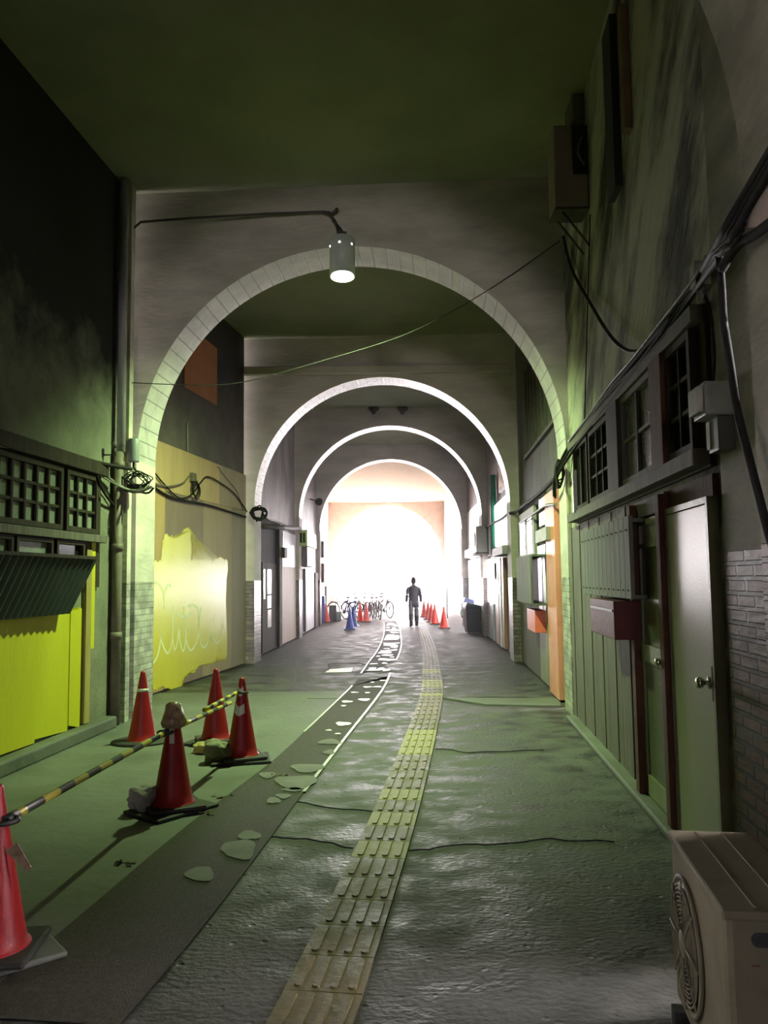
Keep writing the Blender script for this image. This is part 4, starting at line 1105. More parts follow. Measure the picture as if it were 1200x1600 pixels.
F(WR2, 811, 836, 1.9, 2.75, .02, .07, m_pipeg, 'window_11', 'pale-framed window above the planked box in the second bay right', 'window', kind='structure')
for x0, x1 in ((814, 822), (826, 833)): F(WR2, x0, x1, 2.0, 2.62, .07, .076, m_glassd, 'pane', None, None, parent=bpy.data.objects['window_11'])
bm = nb(); a, b = sorted((WR2.px(807, 900, .3)[0], WR2.px(829, 900, .3)[0])); n = 7
for i in range(n): fbox(bm, WR2, a + (b - a) * i / n + .004, a + (b - a) * (i + 1) / n - .004, 1.22, 1.92, .27, .3)
fbox(bm, WR2, a, b, 1.2, 1.23, .02, .27); fbox(bm, WR2, a, b, 1.9, 1.93, .02, .27)
obj('shutter_box', bm, m_corrg, label='planked grey shutter box in the second bay on the right', cat='shutter')
F(WR2, 822, 834, .80, 1.12, .03, .22, m_redo, 'mailbox', 'orange-red mailbox below the planked box in the second bay', 'mailbox')
F(WR2, 812, 841, .04, 1.2, .02, .05, m_woodg, 'plank_cladding', 'grey lower panel behind the orange-red mailbox', 'cladding')
cable([WR2.w(x, y, .1) for x, y in ((870, 745), (850, 765), (835, 778), (818, 790), (806, 800))] + [atY(797, 802, 15.4)], .03, 'thick dark cable along the right wall of the second bay')
cable([WR2.w(x, y, .12) for x, y in ((868, 788), (852, 790), (838, 800), (812, 818))], .02, 'pale cable curving over the second bay window', m_cableg)
# upper right dark slats behind arch one
bm = nb()
for i in range(9):
    a = .5 + i * .4; fbox(bm, WR2, a, a + .03, 3.7, 5.2, 0, .03)
fbox(bm, WR2, .4, 3.9, 3.66, 3.72, 0, .05)
obj('window_bars', bm, m_rust, label='dark upright bars high on the right wall behind the first arch', cat='bars')

# ================================================================== BAY 3 LEFT / RIGHT
F(WL3, 410, 437, 0.03, 2.0, 0, .06, m_wood, 'door_4', 'dark door with long bright glass in the third bay on the left', 'door', y=950, kind='structure')
d4 = bpy.data.objects['door_4']
for x0, x1, z0, z1 in ((412, 414.5, 1.2, 1.85), (418, 424, 1.3, 1.85), (418, 424, .98, 1.26), (418.5, 424, .55, .94)):
    F(WL3, x0, x1, z0, z1, .06, .066, M('bright_glass', (.8, .78, .8), rough=.2, bump=0), 'pane', None, None, parent=d4, y=950, bevel=0)
F(WL3, 408, 438, 2.0, 3.0, 0, .04, m_cable, 'window_grille', 'black grilled opening above the dark door in the third bay', 'grille', y=850)
F(WL3, 441, 464, 0.03, 1.95, 0, .05, ply[4], 'wall_panel', 'pale pinkish wall panel in the third bay on the left', 'panel', y=930)
F(WL3, 442, 464, 1.95, 2.85, 0, .04, m_wallw, 'wall_panel', 'bright white peeling wall patch above the pinkish panel', 'panel', y=930)
F(WL3, 437, 441, 0.02, 2.9, 0, .12, m_wood, 'door_post', 'dark upright post beside the dark door in the third bay', 'post', y=930)
F(WL3, 445, 449, 2.15, 2.4, .04, .2, m_rust, 'wall_lamp', 'small dark fitting on the white patch in the third bay', 'fitting', y=880)
bm = nb(); tube(bm, [WL3.w(408, 822, .12), WL3.w(440, 824, .15), atY(468, 826, 22.0)], .06, 8); obj('roof_beam', bm, m_rust, label='dark horizontal bar above the third bay shopfronts on the left', cat='bar')
cable([WL3.w(x, y, .1) for x, y in ((412, 805), (422, 812), (436, 815), (448, 822), (456, 828))], .02, 'pale wavy cable above the dark bar in the third bay', m_cableg)
# right bay 3
F(WR3, 753, 771, .0, .95, 0, .05, m_tile, 'wall_tiles', 'pale bluish tiled lower wall beside the bins', 'tiles', y=960)
F(WR3, 753, 771, .95, 2.1, 0, .04, m_glow2, 'window_14', 'white panel with an added glow above the bluish tiles', 'window', y=930, kind='structure')
F(WR3, 774, 779, .04, 2.05, 0, .08, m_brown, 'door_5', 'brown door leaf in the third bay on the right', 'door', y=940, kind='structure')
F(WR3, 783, 787, .04, 2.05, 0, .07, m_brown, 'door_6', 'second narrow brown door leaf beside white strip', 'door', y=940, kind='structure')
F(WR3, 780, 782.5, .04, 2.05, 0, .09, m_wallw, 'wall_batten', 'bright white strip between the two brown door leaves', 'strip', y=940)
F(WR3, 770, 790, 2.08, 2.25, 0, .25, m_pipeg, 'door_hood', 'pale hood over the brown doors in the third bay', 'hood', y=900)
F(WR3, 774, 792, 2.35, 3.35, 0, .06, m_glow2, 'window_15', 'white panel with an added glow over the pale hood', 'window', y=860, kind='structure')
F(WR3, 756, 764, 2.2, 3.0, 0, .05, m_wallw, 'window_12', 'bright window behind the green downpipe', 'window', y=860, kind='structure')
a, b = sorted((WR3.px(784, 790)[0], WR3.px(793, 790)[0]))
bm = nb(); fbox(bm, WR3, a, b, 3.55, 4.25, 0, .06); wo = obj('window_13', bm, m_wallw, kind='structure', label='small bluish window high in the third bay on the right', cat='window')
bm = nb(); fbox(bm, WR3, a + .07, b - .07, 3.62, 4.18, .06, .07); obj('pane', bm, M('blue_glass', (.10, .16, .18), rough=.25, bump=0), wo)
q = atY(766, 865, 19.5); q.x = 2.78
bm = nb(); tube(bm, [(q.x - .1, 19.5, atY(766, 862, 19.5).z), (q.x - .1, 19.5, atY(766, 742, 19.5).z)], .07, 12); obj('downpipe', bm, m_green, label='dark green downpipe on the right wall', cat='pipe')
bm = nb(); tube(bm, [(q.x - .08, 19.3, atY(766, 905, 19.5).z), (q.x - .08, 19.3, atY(766, 880, 19.5).z)], .06, 10); obj('pipe_stub', bm, m_cable, label='short black pipe under the green downpipe', cat='pipe')
cable([WR3.w(x, y, .1) for x, y in ((796, 800), (785, 810), (770, 818), (758, 826), (750, 840))], .03, 'dark cable along the right wall of the third bay')

# ================================================================== BAY 4
def small_ac(fr, x0, x1, y0, y1, label):
    s0, s1, h0, h1 = fr.rc((x0, y0), (x1, y1), .35)
    c = fr.p((s0 + s1) / 2, h0, .2); e = empty('air_conditioner', c, label, 'air conditioner')
    s1 = s0 + .8
    bm = nb(); fbox(bm, fr, s0, s1, h0, h1, .06, .36); obj('casing', bm, M('grey_casing', (.3, .29, .27), rough=.5), e, bevel=.02)
    Rr = Matrix((fr.u, Vector((0, 0, 1)), fr.n)).transposed()
    bm = nb(); lathe(bm, [(0, 0), (.2, 0), (.2, .01), (0, .01)], 24, fr.p((s0 + s1) / 2, (h0 + h1) / 2, .36), Rr); obj('fan_opening', bm, m_acd, e)
    bm = nb(); fbox(bm, fr, s0, s1, h0 - .04, h0 - .005, .0, .38); obj('bracket', bm, m_rust, e)
small_ac(WR4, 727, 745, 834, 863, 'grey air conditioner on the right wall above the bins')
F(WR4, 733, 737, .03, 2.2, 0, .05, m_glow, 'door_7', 'white door leaf with an added glow behind the blue bin', 'door', y=930, kind='structure')
F(WR4, 739, 742, .03, 2.2, 0, .05, m_glow, 'door_8', 'white door leaf with an added glow behind the dark bin', 'door', y=930, kind='structure')
F(WR4, 744, 749, .03, 2.15, 0, .05, m_glow, 'door_9', 'white door leaf with an added glow nearest the third arch', 'door', y=930, kind='structure')
F(WR4, 726, 750, 2.25, 2.5, 0, .3, m_pipeg, 'door_hood', 'grey hood below the air conditioner above the bins', 'hood', y=880)
F(WR4, 728, 748, 2.6, 3.9, 0, .02, m_wallw, 'wall_panel', 'bright white plaster patch on the fourth bay right wall', 'panel', y=800)
# left bay 4
a_ = WL4
s0, s1, h0, h1 = a_.rc((477, 828), (492, 858), .3)
e = empty('vent_box', a_.p((s0 + s1) / 2, h0, .15), 'lime green slatted box on the left wall of the fourth bay', 'vent box')
bm = nb(); fbox(bm, a_, s0, s1, h0, h1, 0, .35); obj('body', bm, m_lime, e, bevel=.01)
bm = nb()
c0 = a_.p(s0, h0, 0)
for k in range(3):
    for zz in (0,): box(bm, c0.x + .07 + .085 * k, c0.x + .12 + .085 * k, c0.y - .02, c0.y, h0 + .08, h1 - .08)
obj('slat', bm, m_cable, e)
F(WL4, 477, 492, 2.0, 2.65, 0, .30, M('brown_grey_panel', (.10, .08, .08), rough=.5), 'sign_box', 'brown-grey box under the lime green slatted box', 'box', y=880)
d10 = F(WL4, 478, 492, .04, 1.95, 0, .08, M('grey_door', (.2, .18, .19), rough=.4), 'door_10', 'grey door with bright glass in the fourth bay on the left', 'door', y=930, kind='structure')
for x0, x1 in ((481, 483.5), (486, 489)): F(WL4, x0, x1, .95, 1.85, .08, .085, m_wallw, 'pane', None, None, y=930, parent=d10, bevel=0)
F(WL4, 493, 497, .02, 1.85, 0, .12, m_woodr, 'door_post', 'brown post at the far end of the fourth bay on the left', 'post', y=930)
bm = nb(); c = atY(498, 784, 26.0); blob(bm, (c.x, 26.0, c.z), .14, .12, .12, 4, .15, 2); tube(bm, [(c.x, 26, c.z), (c.x - .3, 26, c.z + .1)], .02, 6)
obj('wall_spotlight', bm, m_cable, label='small dark round fitting near the fourth arch on the left', cat='fitting')

# ================================================================== CONES
def make_cone(name, mat, label, cat='traffic cone', bands=(), group=None, base=m_rub, h=.70):
    e = empty(name, (0, 0, 0), label, cat, group)
    bm = nb()
    lathe(bm, [(.155, .028), (.15, .032), (.14, .04), (.125, .10), (.028, h - .03), (.026, h - .012), (.018, h), (0, h + .002)], 36); obj('cone_body', bm, mat, e, local=True)
    bm = nb(); box(bm, -.19, .19, -.19, .19, 0, .028); obj('base', bm, base, e, local=True, bevel=.012)
    for z0, z1 in bands:
        rz = lambda z: .125 - (z - .10) * (.125 - .028) / (h - .13) + .0015
        bm = nb(); lathe(bm, [(rz(z0) - .002, z0), (rz(z0), z0), (rz(z1), z1), (rz(z1) - .002, z1)], 36); obj('reflective_band', bm, m_refl, e, local=True, label='pale tape band')
    return e


def put(e, px, py, rz=0, tilt=(0, 0)):
    p = fp(px, py); e.location = (p.x, p.y, .004 if p.y < 12 else 0); e.rotation_euler = (tilt[0], tilt[1], rz); return e


k1 = put(make_cone('traffic_cone', m_cone, 'red cone with one thin white tape band, nearest the left pier', bands=((.50, .53),)), 222, 1160, .2)
k2 = put(make_cone('traffic_cone', m_cone, 'red cone with a brown tape-wrapped top, in the foreground'), 270, 1267, .5, (0, -.0))
k3 = put(make_cone('traffic_cone', m_cone, 'red cone without bands standing behind the banded one by the pole end'), 337, 1162, .3)
k4 = make_cone('traffic_cone', m_cone, 'red cone with two pale chevron tapes holding the pole end'); put(k4, 378, 1189, .4)
k0 = put(make_cone('traffic_cone', m_cone, 'red cone cut off by the left edge of view'), -12, 1500, .1)
# chevrons on k4
for zc, nm in ((.44, 0), (.60, 1)):
    bm = nb(); a0 = -PI / 2 - .55; 
    rz = lambda z: .125 - (z - .10) * .097 / .57 + .0025
    prev = None
    for k in range(13):
        t = -PI / 2 - .9 + 1.4 * k / 12; z = zc - .028 * (1 - abs(k - 6) / 6) ; hh = .04 if nm == 0 else .032
        if nm == 0 and k > 10: pass
        cur = [bm.verts.new((rz(z + q) * math.cos(t - .4), rz(z + q) * math.sin(t - .4), z + q)) for q in (-hh, hh)]
        if prev: bm.faces.new((prev[0], cur[0], cur[1], prev[1]))
        prev = cur
    obj('reflective_chevron', bm, m_refl, k4, local=True, label='pale chevron tape')
# wrapped top on k2
bm = nb(); lathe(bm, [(.075, .545), (.085, .58), (.075, .62), (.06, .66), (.048, .70), (.03, .72), (0, .722)], 18)
for v in bm.verts: v.co.x += .008 * math.sin(40 * v.co.z + 5 * v.co.y * 20); v.co.y += .006 * math.cos(50 * v.co.z + v.co.x * 60)
obj('tape_wrap', bm, m_tape, k2, local=True, label='crumpled brown tape cap')
bm = nb(); box(bm, -.045, -.012, -.098, -.092, .44, .54, R=Matrix.Rotation(-.06, 3, 'X')); obj('tape_scrap', bm, m_refl, k2, local=True, label='small strip of tape')
bm = nb(); lathe(bm, [(.30, .0), (.30, .02), (.26, .03), (.17, .03)], 36)
for v in bm.verts: v.co.y *= .85
kb = obj('rubber_weight', bm, m_rub, k1, local=True, label='round black rubber weight')
# barrier poles
def pole(p0, p1, r, label, stripes=16, ring=True):
    p0, p1 = Vector(p0), Vector(p1); e = empty('barrier_pole', p0, label, 'barrier pole')
    bm = nb(); d = (p1 - p0)
    for i in range(stripes):
        tube(bm, [p0 + d * (i / stripes), p0 + d * ((i + 1) / stripes)], r, 14, mi=i % 2, cap=(i in (0, stripes - 1)))
    obj('bar', bm, [m_barY, m_barB], e)
    if ring:
        for q in (p0, p1):
            bm = nb(); ax = d.normalized()
            pts = [q + Vector((.05 * math.cos(t), .05 * math.sin(t), .0)) for t in [k * PI / 8 for k in range(17)]]
            tube(bm, pts, .012, 8, cap=False); lathe(bm, [(r * 1.25, -.05), (r * 1.25, .05)], 12, q - ax * (-.04 if q is p0 else .04), Matrix((Vector((0, 0, 1)).cross(ax).normalized(), ax.cross(Vector((0, 0, 1)).cross(ax).normalized()), ax)).transposed())
            obj('end_ring', bm, m_barB, e)
    return e


top0 = k0.location + Vector((0, 0, .58)); top2 = k2.location + Vector((0, 0, .555)); top4 = k4.location + Vector((0, 0, .60))
off = Vector((.0, -.06, 0))
pole(top0 + Vector((.05, -.02, .0)), top2 + Vector((-.03, -.1, -.0)), .019, 'long black and yellow striped pole from the left edge to the tape-wrapped cone', 13)
e_end = top2.lerp(top4, .80)
pole(top2 + Vector((.06, .03, .03)), Vector((e_end.x, e_end.y - .02, .56)), .017, 'lower striped pole running back from the tape-wrapped cone', 9, ring=False)
st4 = top2.lerp(top4, .40)
pole(top4 + Vector((-.045, -.05, 0)), Vector((st4.x, st4.y - .03, .60)), .017, 'upper striped pole clipped to the chevron-taped cone', 9, ring=False)
bm = nb(); pts = [k4.location + Vector((.05 * math.cos(t), .05 * math.sin(t), .60)) for t in [k * PI / 8 for k in range(17)]]; tube(bm, pts, .011, 8, cap=False)
obj('pole_ring', bm, m_barB, label='black ring around the chevron-taped cone', cat='ring')
# tape scrap on k0
bm = nb(); c = k0.location + Vector((.06, -.04, .46))
A = [bm.verts.new(c + Vector(v)) for v in ((0, 0, 0), (.05, 0, .035), (.12, -.01, -.07), (.10, -.01, -.085))]; B = [bm.verts.new(v.co + Vector((0, .004, 0))) for v in A]
bm.faces.new(A); bm.faces.new(B[::-1])
for i in range(4): bm.faces.new((A[i], A[(i + 1) % 4], B[(i + 1) % 4], B[i]))
obj('tape_flap', bm, m_tape, label='brown tape flap sticking out from the cone at the left edge', cat='tape')
# stones
for px, py, sx, sy, sz, mt, lb, nm in ((226, 1270, .115, .09, .10, m_stone, 'rough grey stone on the base of the tape-wrapped cone', 'stone'),
                                   (341, 1192, .13, .10, .10, m_moss, 'mossy grey stone between the two far cones of the barrier', 'stone'),
                                   (318, 1177, .10, .08, .05, M('yellow_bag', (.30, .25, .07), (.38, .30, .12), rough=.8), 'small yellowish sandbag beside the mossy stone', 'sandbag')):
    p = fp(px, py); bm = nb(); blob(bm, (p.x, p.y, sz * .92 + .005), sx, sy, sz, int(px), .22, 4); obj(nm, bm, mt, label=lb, cat=nm)
for e_, rot, lb in ((k2, .9, 'bent black rubber slab under the tape-wrapped cone'), (k4, .2, 'dark rubber slab under the chevron-taped cone'), (k3, -.3, 'dark rubber slab under the cone without bands'), (k0, .7, 'grey slab beside the cone at the left edge')):
    bm = nb(); Rr = Matrix.Rotation(rot, 3, 'Z'); o_ = Vector((e_.location.x, e_.location.y, 0))
    box(bm, -.27, .25, -.2, .2, .005, .03, R=Rr, o=o_); obj('rubber_slab', bm, m_rub if e_ != k0 else m_slab, label=lb, cat='slab', bevel=.01)
    e_.location.z = .032
# litter
lb_ = ['dry leaf litter on the floor left of the brown strip', 'dry litter scraps right of the tape-wrapped cone', 'dry litter scraps near the foreground cone shadow', 'small litter heap near the chevron-taped cone']
for i, (px, py) in enumerate(((192, 1353), (322, 1272), (345, 1247), (437, 1213))):
    bm = nb(); p = fp(px, py); r_ = random.Random(i)
    for k in range(7):
        q = p + Vector((r_.uniform(-.07, .07), r_.uniform(-.05, .05), .012)); t = r_.uniform(0, 6)
        bm.faces.new([bm.verts.new(q + Vector((.025 * math.cos(t + a), .016 * math.sin(t + a), .008 * math.sin(a * 2 + k)))) for a in (0, 1.6, 3.1, 4.7)])
    obj('dry_leaves', bm, m_litter, label=lb_[i], cat='litter')

# far cones
proto = make_cone('traffic_cone', m_coneo, 'first bright orange cone of the right row, beside the bins', group='orange cones in a row near the exit')
put(proto, 694, 981.5)
for (x, y), lb in (((679.5, 975), 'second orange cone of the row right of the walker'), ((674, 972), 'third orange cone of the row, half hidden behind the second'),
                   ((669, 967.5), 'fourth orange cone of the row right of the walker'), ((662.5, 964), 'farthest orange cone of the row near the walker')):
    c = copy_tree(proto); put(c, x, y); c['label'] = lb
for (x, y), lb in (((510, 972.5), 'red-orange cone at the left wall near the exit'), ((562.8, 971), 'orange cone in front of the parked bicycles, left one'), ((572.5, 971.5), 'orange cone in front of the parked bicycles, right one')):
    c = copy_tree(proto); put(c, x, y); c['label'] = lb; c['group'] = 'orange cones by the bicycles'
pb = put(make_cone('traffic_cone', m_coneb, 'nearer of two dark blue cones by the bicycles', base=m_coneb, group='blue cones'), 546.7, 983)
c = copy_tree(pb); put(c, 552.5, 978.5); c['label'] = 'farther of two dark blue cones by the bicycles'

# ================================================================== BINS
def bin_(px, py, mat, label, wd=.52, h=.92, rz=.1):
    p = fp(px, py); e = empty('trash_bin', (p.x, p.y, 0), label, 'trash bin')
    bm = nb(); a, b = wd / 2 * .8, wd / 2
    P = [(-a, -a, .02), (a, -a, .02), (a, a, .02), (-a, a, .02), (-b, -b, h * .82), (b, -b, h * .82), (b, b, h * .82), (-b, b, h * .82)]
    quadbox(bm, [Vector(q) for q in P]); obj('bin_body', bm, mat, e, local=True, bevel=.03)
    bm = nb(); quadbox(bm, [Vector(q) for q in ((-b - .02, -b - .03, h * .82), (b + .02, -b - .03, h * .82), (b + .02, b + .03, h * .82), (-b - .02, b + .03, h * .82), (-b * .8, -b * .9, h * .98), (b, -b, h * .86), (b, b, h * .86), (-b * .8, b * .9, h * .98))])
    obj('lid', bm, mat, e, local=True, bevel=.02)
    for y in (-.2, .2):
        bm = nb(); tube(bm, [(b * .8, y - .03, .06), (b * .8, y + .03, .06)], .06, 12); obj('wheel', bm, m_rub, e, local=True)
    e.rotation_euler.z = rz; return e
bn = bin_(739.5, 989, m_bind, 'dark lidded rubbish bin by the tiled wall', .52, .92)
bin_(736, 981, m_binb, 'blue lidded rubbish bin behind the dark one', .55, 1.0)
p = fp(725, 990); bm = nb(); blob(bm, (bn.location.x - .33, bn.location.y - .1, .58), .05, .06, .12, 3, .25, 3); obj('plastic_bag', bm, m_bag, label='small white plastic bag hanging at the dark bin', cat='bag')
bm = nb(); q = fp(699, 966); tube(bm, [(q.x, q.y, 0), (q.x, q.y, 1.55)], .025, 8); obj('marker_post', bm, m_pipe, label='thin upright post at the side opening near the exit', cat='post')

# ================================================================== BICYCLES
def make_bike(mat, label):
    e = empty('bicycle', (0, 0, 0), label, 'bicycle', 'bicycles parked near the exit')
    rw = .32
    for x in (-.52, .52):
        bm = nb(); tube(bm, [(x + rw * math.cos(t), 0, rw + .015 + rw * math.sin(t)) for t in [k * PI / 14 for k in range(29)]], .026, 6, cap=False)
        wh = obj('wheel', bm, m_rub, e, local=True)
        bm = nb()
        for k in range(10):
            t = k * PI / 5; tube(bm, [(x, .02 * (-1) ** k, rw + .015), (x + rw * math.cos(t), 0, rw + .015 + rw * math.sin(t))], .003, 4)
        o = obj('spoke', bm, m_steel, wh, local=True)
        bm = nb(); tube(bm, [(x + (rw + .035) * math.cos(t), 0, rw + .015 + (rw + .035) * math.sin(t)) for t in [.3 + k * PI * .7 / 9 for k in range(10)]], .02, 5); obj('mudguard', bm, m_steel, e, local=True)
    bm = nb(); bb = Vector((-.05, 0, .28)); hd = Vector((.36, 0, .78)); st_ = Vector((-.2, 0, .72)); rr = Vector((-.52, 0, .335)); fw = Vector((.52, 0, .335))
    for a, b in ((bb, hd), (bb, st_), (st_, hd + Vector((-.02, 0, -.12))), (bb, rr), (st_, rr), (hd, fw)): tube(bm, [a, b], .024, 8)
    obj('frame', bm, mat, e, local=True)
    bm = nb(); tube(bm, smooth([(.20, -.27, 1.0), (.34, -.2, 1.03), (.36, 0, .98), (.34, .2, 1.03), (.20, .27, 1.0)]), .020, 8); tube(bm, [hd, (.355, 0, .98)], .014, 8); obj('handlebar', bm, m_steel, e, local=True)
    bm = nb(); blob(bm, (-.25, 0, .86), .13, .08, .035, 1, .05, 2); tube(bm, [st_, (-.24, 0, .85)], .013, 8); obj('saddle', bm, m_rub, e, local=True)
    bm = nb(); tube(bm, [(-.05, -.1, .28), (-.05, .1, .28)], .012, 6); tube(bm, [(-.05, .09, .28), (.08, .09, .2)], .01, 6); tube(bm, [(-.05, -.09, .28), (-.18, -.09, .36)], .01, 6)
    lathe(bm, [(0, 0), (.09, 0), (.09, .006), (0, .006)], 18, Vector((-.05, .04, .28)), Matrix.Rotation(PI / 2, 3, 'X')); obj('crank', bm, m_steel, e, local=True)
    bm = nb(); N = 8
    for z in (.70, .77, .84, .92):
        s_ = .8 + .2 * (z - .70) / .22; P = [(.44, -.15 * s_, z), (.44 + .26 * s_, -.15 * s_, z), (.44 + .26 * s_, .15 * s_, z), (.44, .15 * s_, z), (.44, -.15 * s_, z)]; tube(bm, P, .006, 5)
    for k in range(7):
        for yy in (-1, 1): tube(bm, [(.44 + .208 * k / 6, yy * .12, .70), (.44 + .26 * k / 6, yy * .15, .92)], .004, 4)
    for k in range(6): tube(bm, [(.648, -.12 + .24 * k / 5, .70), (.70, -.15 + .3 * k / 5, .92)], .004, 4)
    box(bm, .44, .65, -.12, .12, .69, .70)
    obj('basket', bm, m_basket, e, local=True)
    return e
bk = make_bike(m_maroon, 'leftmost bicycle, with a brown front basket')
spots = [(537, 966, 2.6, 'leftmost bicycle, with a brown front basket', m_maroon), (551, 968, 2.2, 'blue-framed bicycle behind the blue cones', m_navy), (566, 966, 2.0, 'bicycle behind the two orange cones', m_steel),
         (580, 968, 4.6, 'bicycle with its wheel toward us right of the orange cones', m_maroon), (590, 967, 4.9, 'silver bicycle second from the right end of the row', m_silver), (600, 965, 5.2, 'rightmost bicycle of the row', m_silver)]
for i, (x, y, rz, lb, mt) in enumerate(spots):
    o = bk if i == 0 else copy_tree(bk)
    p = fp(x, y); o.location = (p.x, p.y, 0); o.rotation_euler = (0, 0, rz); o['label'] = lb
    if i:
        for ch in o.children:
            if ch.name.startswith('frame'): ch.data = ch.data.copy(); ch.data.materials[0] = mt
# junk by the exit left wall
for px, py, wd, dp, h, mt, lb, nm in ((519.5, 971, .28, .3, .62, m_cable, 'black upright box beside the red-orange cone near the exit', 'box'), (527, 970, .3, .3, .36, M('grey_green_bin', (.25, .33, .30), rough=.6), 'low grey-green tub near the bicycles', 'tub'),
                                      (505, 973, .12, .3, 1.0, m_navy, 'narrow blue panel leaning at the left wall near the exit', 'panel'), (509, 968, .1, .1, 1.35, m_pipe, 'upright grey-brown post behind the red-orange cone', 'post')):
    p = fp(px, py); bm = nb(); box(bm, p.x - wd / 2, p.x + wd / 2, p.y, p.y + dp, 0, h); obj(nm, bm, mt, label=lb, cat=nm, bevel=.02)
F(WL5, 503, 512, 1.5, 2.2, 0, .3, m_woodr, 'wall_box', 'brown box on the left wall of the last bay', 'box', y=890)
F(WL5, 501, 506, 2.4, 3.0, 0, .3, m_cable, 'wall_meter', 'dark meter box above the brown box in the last bay', 'meter', y=860)

# ================================================================== PERSON
pp = fp(647, 979.5)
PE = empty('person', (pp.x, pp.y, 0), 'person in dark jacket and boots walking in the bright passage', 'person')


def skin_obj(name, verts, edges, radii, mat, parent, sub=2, root=0, label=None):
    me = bpy.data.meshes.new(name); me.from_pydata(verts, edges, []); me.update()
    o = bpy.data.objects.new(name, me); COL.objects.link(o); me.materials.append(mat)
    o.modifiers.new('skin', 'SKIN'); sv = me.skin_vertices[0].data
    for i, r in enumerate(radii):
        sv[i].radius = r if isinstance(r, tuple) else (r, r); sv[i].use_root = (i == root)
    o.modifiers['skin'].use_smooth_shade = True
    s = o.modifiers.new('sub', 'SUBSURF'); s.levels = sub; s.render_levels = sub
    o.parent = parent
    if label: o['label'] = label
    return o


S = 1.64 / 1.72
V = []; E = []; Rr = []
def av(p, r, frm=None):
    V.append((p[0] * S, p[1] * S, p[2] * S)); Rr.append(r if isinstance(r, tuple) else (r * S, r * S))
    if frm is not None: E.append((frm, len(V) - 1))
    return len(V) - 1
pel = av((0, 0, .95), (.13, .09)); ab = av((0, .01, 1.12), (.125, .085), pel); ch = av((0, .01, 1.30), (.15, .095), ab); nk = av((0, .0, 1.44), .06, ch); nk2 = av((0, .0, 1.50), .052, nk)
hd1 = av((0, .015, 1.56), .068, nk2); hd2 = av((0, .01, 1.63), .078, hd1); hd3 = av((0, 0, 1.69), .055, hd2)
legs = {}
for sg, fy, toe in ((-1, -.10, 0), (1, .12, 0)):
    hp = av((sg * .09, 0, .90), .085, pel); kn = av((sg * .10, fy * .35 + .02, .49), .055, hp); an = av((sg * .11, fy, .09), .038, kn); ft = av((sg * .12, fy + .13, .035), .032, an)
    sh = av((sg * .185, 0, 1.38), .058, ch); el = av((sg * .245, -.03, 1.10), .042, sh); wr_ = av((sg * .265, .03 * sg, .86), .027, el); pm = av((sg * .268, .035 * sg, .80), (.018, .034), wr_)
    for k in range(4):
        y = (k - 1.5) * .018; L_ = (.06, .07, .066, .052)[k]
        f1 = av((sg * .268, .035 * sg + y, .765), .0085, pm); f2 = av((sg * .262, .035 * sg + y, .765 - L_ * .55), .008, f1); f3 = av((sg * .252, .035 * sg + y, .765 - L_), .007, f2)
    t1 = av((sg * .262, .035 * sg + .035, .815), .010, pm); t2 = av((sg * .255, .035 * sg + .05, .775), .008, t1)
body = skin_obj('body', V, E, Rr, m_skin, PE, sub=2)


def loft(bm, rings, n=20):
    prev = None
    for x, y, z, a, b in rings:
        cur = [bm.verts.new((x + a * math.cos(2 * PI * k / n), y + b * math.sin(2 * PI * k / n), z)) for k in range(n)]
        if prev:
            for k in range(n): bm.faces.new((prev[k], prev[(k + 1) % n], cur[(k + 1) % n], cur[k])).smooth = True
        else: bm.faces.new(cur[::-1])
        prev = cur
    bm.faces.new(prev)


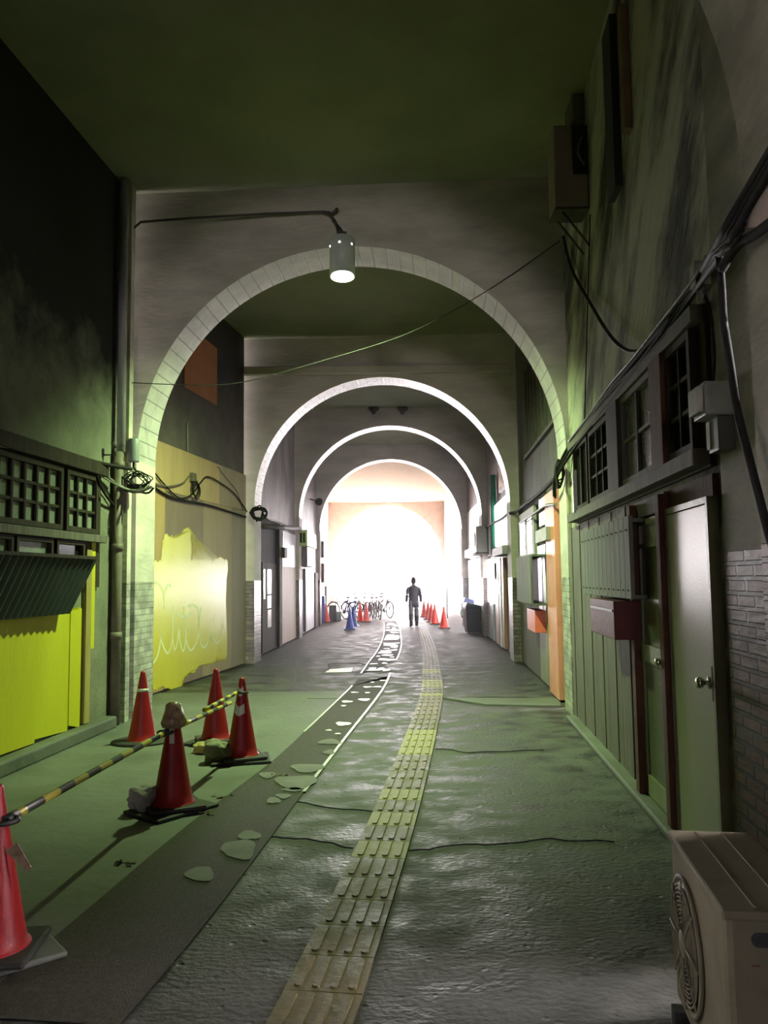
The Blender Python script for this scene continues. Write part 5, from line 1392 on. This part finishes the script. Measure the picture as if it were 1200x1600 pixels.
bm = nb(); loft(bm, [(0, .01, 1.385, .055, .055), (0, .012, 1.41, .066, .08), (0, .012, 1.46, .078, .094), (0, .006, 1.53, .083, .100), (0, 0, 1.58, .079, .094), (0, -.004, 1.63, .055, .066), (0, -.004, 1.65, .02, .025)])
blob(bm, (0, .10, 1.505), .012, .016, .022, 2, .03, 2); blob(bm, (-.076, .0, 1.51), .01, .02, .03, 2, .03, 2); blob(bm, (.076, .0, 1.51), .01, .02, .03, 2, .03, 2)
for x in (-.03, .03): blob(bm, (x, .088, 1.53), .014, .008, .008, 2, .0, 1)
blob(bm, (0, .094, 1.462), .024, .008, .007, 2, .0, 1)
obj('head', bm, m_skin, PE, local=True)
bm = nb(); loft(bm, [(0, -.03, 1.44, .072, .062), (0, -.02, 1.51, .090, .088), (0, -.012, 1.575, .088, .094), (0, -.008, 1.64, .066, .074), (0, -.006, 1.672, .03, .035)]); obj('hair', bm, m_hair, PE, local=True)
bm = nb(); loft(bm, [(0, .02, .66, .185, .13), (0, .015, .80, .178, .125), (0, .01, .95, .168, .118), (0, .008, 1.08, .172, .115), (0, .005, 1.20, .185, .118), (0, .0, 1.29, .19, .112), (0, 0, 1.335, .165, .10), (0, 0, 1.37, .10, .085), (0, .004, 1.405, .06, .068)], 28)
for sg in (-1, 1): tube(bm, smooth([(sg * .11, 0, 1.30), (sg * .185, -.005, 1.25), (sg * .225, -.025, 1.05), (sg * .25, .02 * sg, .84)], 5), [.05, .054, .058, .061, .064] + [.066, .066, .066, .064, .062] + [.061, .059, .057, .055, .053, .052], 14)
obj('jacket', bm, m_jacket, PE, local=True)
for sg, fy in ((-1, -.10), (1, .12)):
    bm = nb(); tube(bm, smooth([(sg * .085, 0, .86), (sg * .09, fy * .2, .64), (sg * .10, fy * .5 + .01, .36)], 5), [.098, .096, .093, .09, .088, .085, .082, .078, .075, .072, .068], 14); obj('trouser_leg', bm, m_trous, PE, local=True)
    bm = nb(); tube(bm, smooth([(sg * .10, fy * .5 + .01, .42), (sg * .105, fy * .8, .22), (sg * .11, fy, .06)], 5), [.078, .078, .077, .075, .072, .068, .064, .06, .057, .058, .06], 14)
    blob(bm, (sg * .115, fy + .07, .05), .048, .125, .045, 3, .03, 3); obj('boot', bm, m_boot, PE, local=True)
PE.rotation_euler.z = .1

# haze added in the far half to imitate the glow around the exit
hz = bpy.data.materials.new('glow_haze'); hz.use_nodes = True; nt = hz.node_tree; nt.nodes.clear()
vo = nt.nodes.new('ShaderNodeOutputMaterial'); vs = nt.nodes.new('ShaderNodeVolumeScatter')
vs.inputs['Density'].default_value = HAZE; vs.inputs['Anisotropy'].default_value = .78; vs.inputs['Color'].default_value = (1, .97, 1, 1)
nt.links.new(vs.outputs[0], vo.inputs['Volume'])
bm = nb(); box(bm, -4.5, 4.5, 12, 50.5, .0, HC)
obj('haze', bm, hz, label='thin haze added through the far half of the passage for the exit glow', cat='haze', kind='stuff')
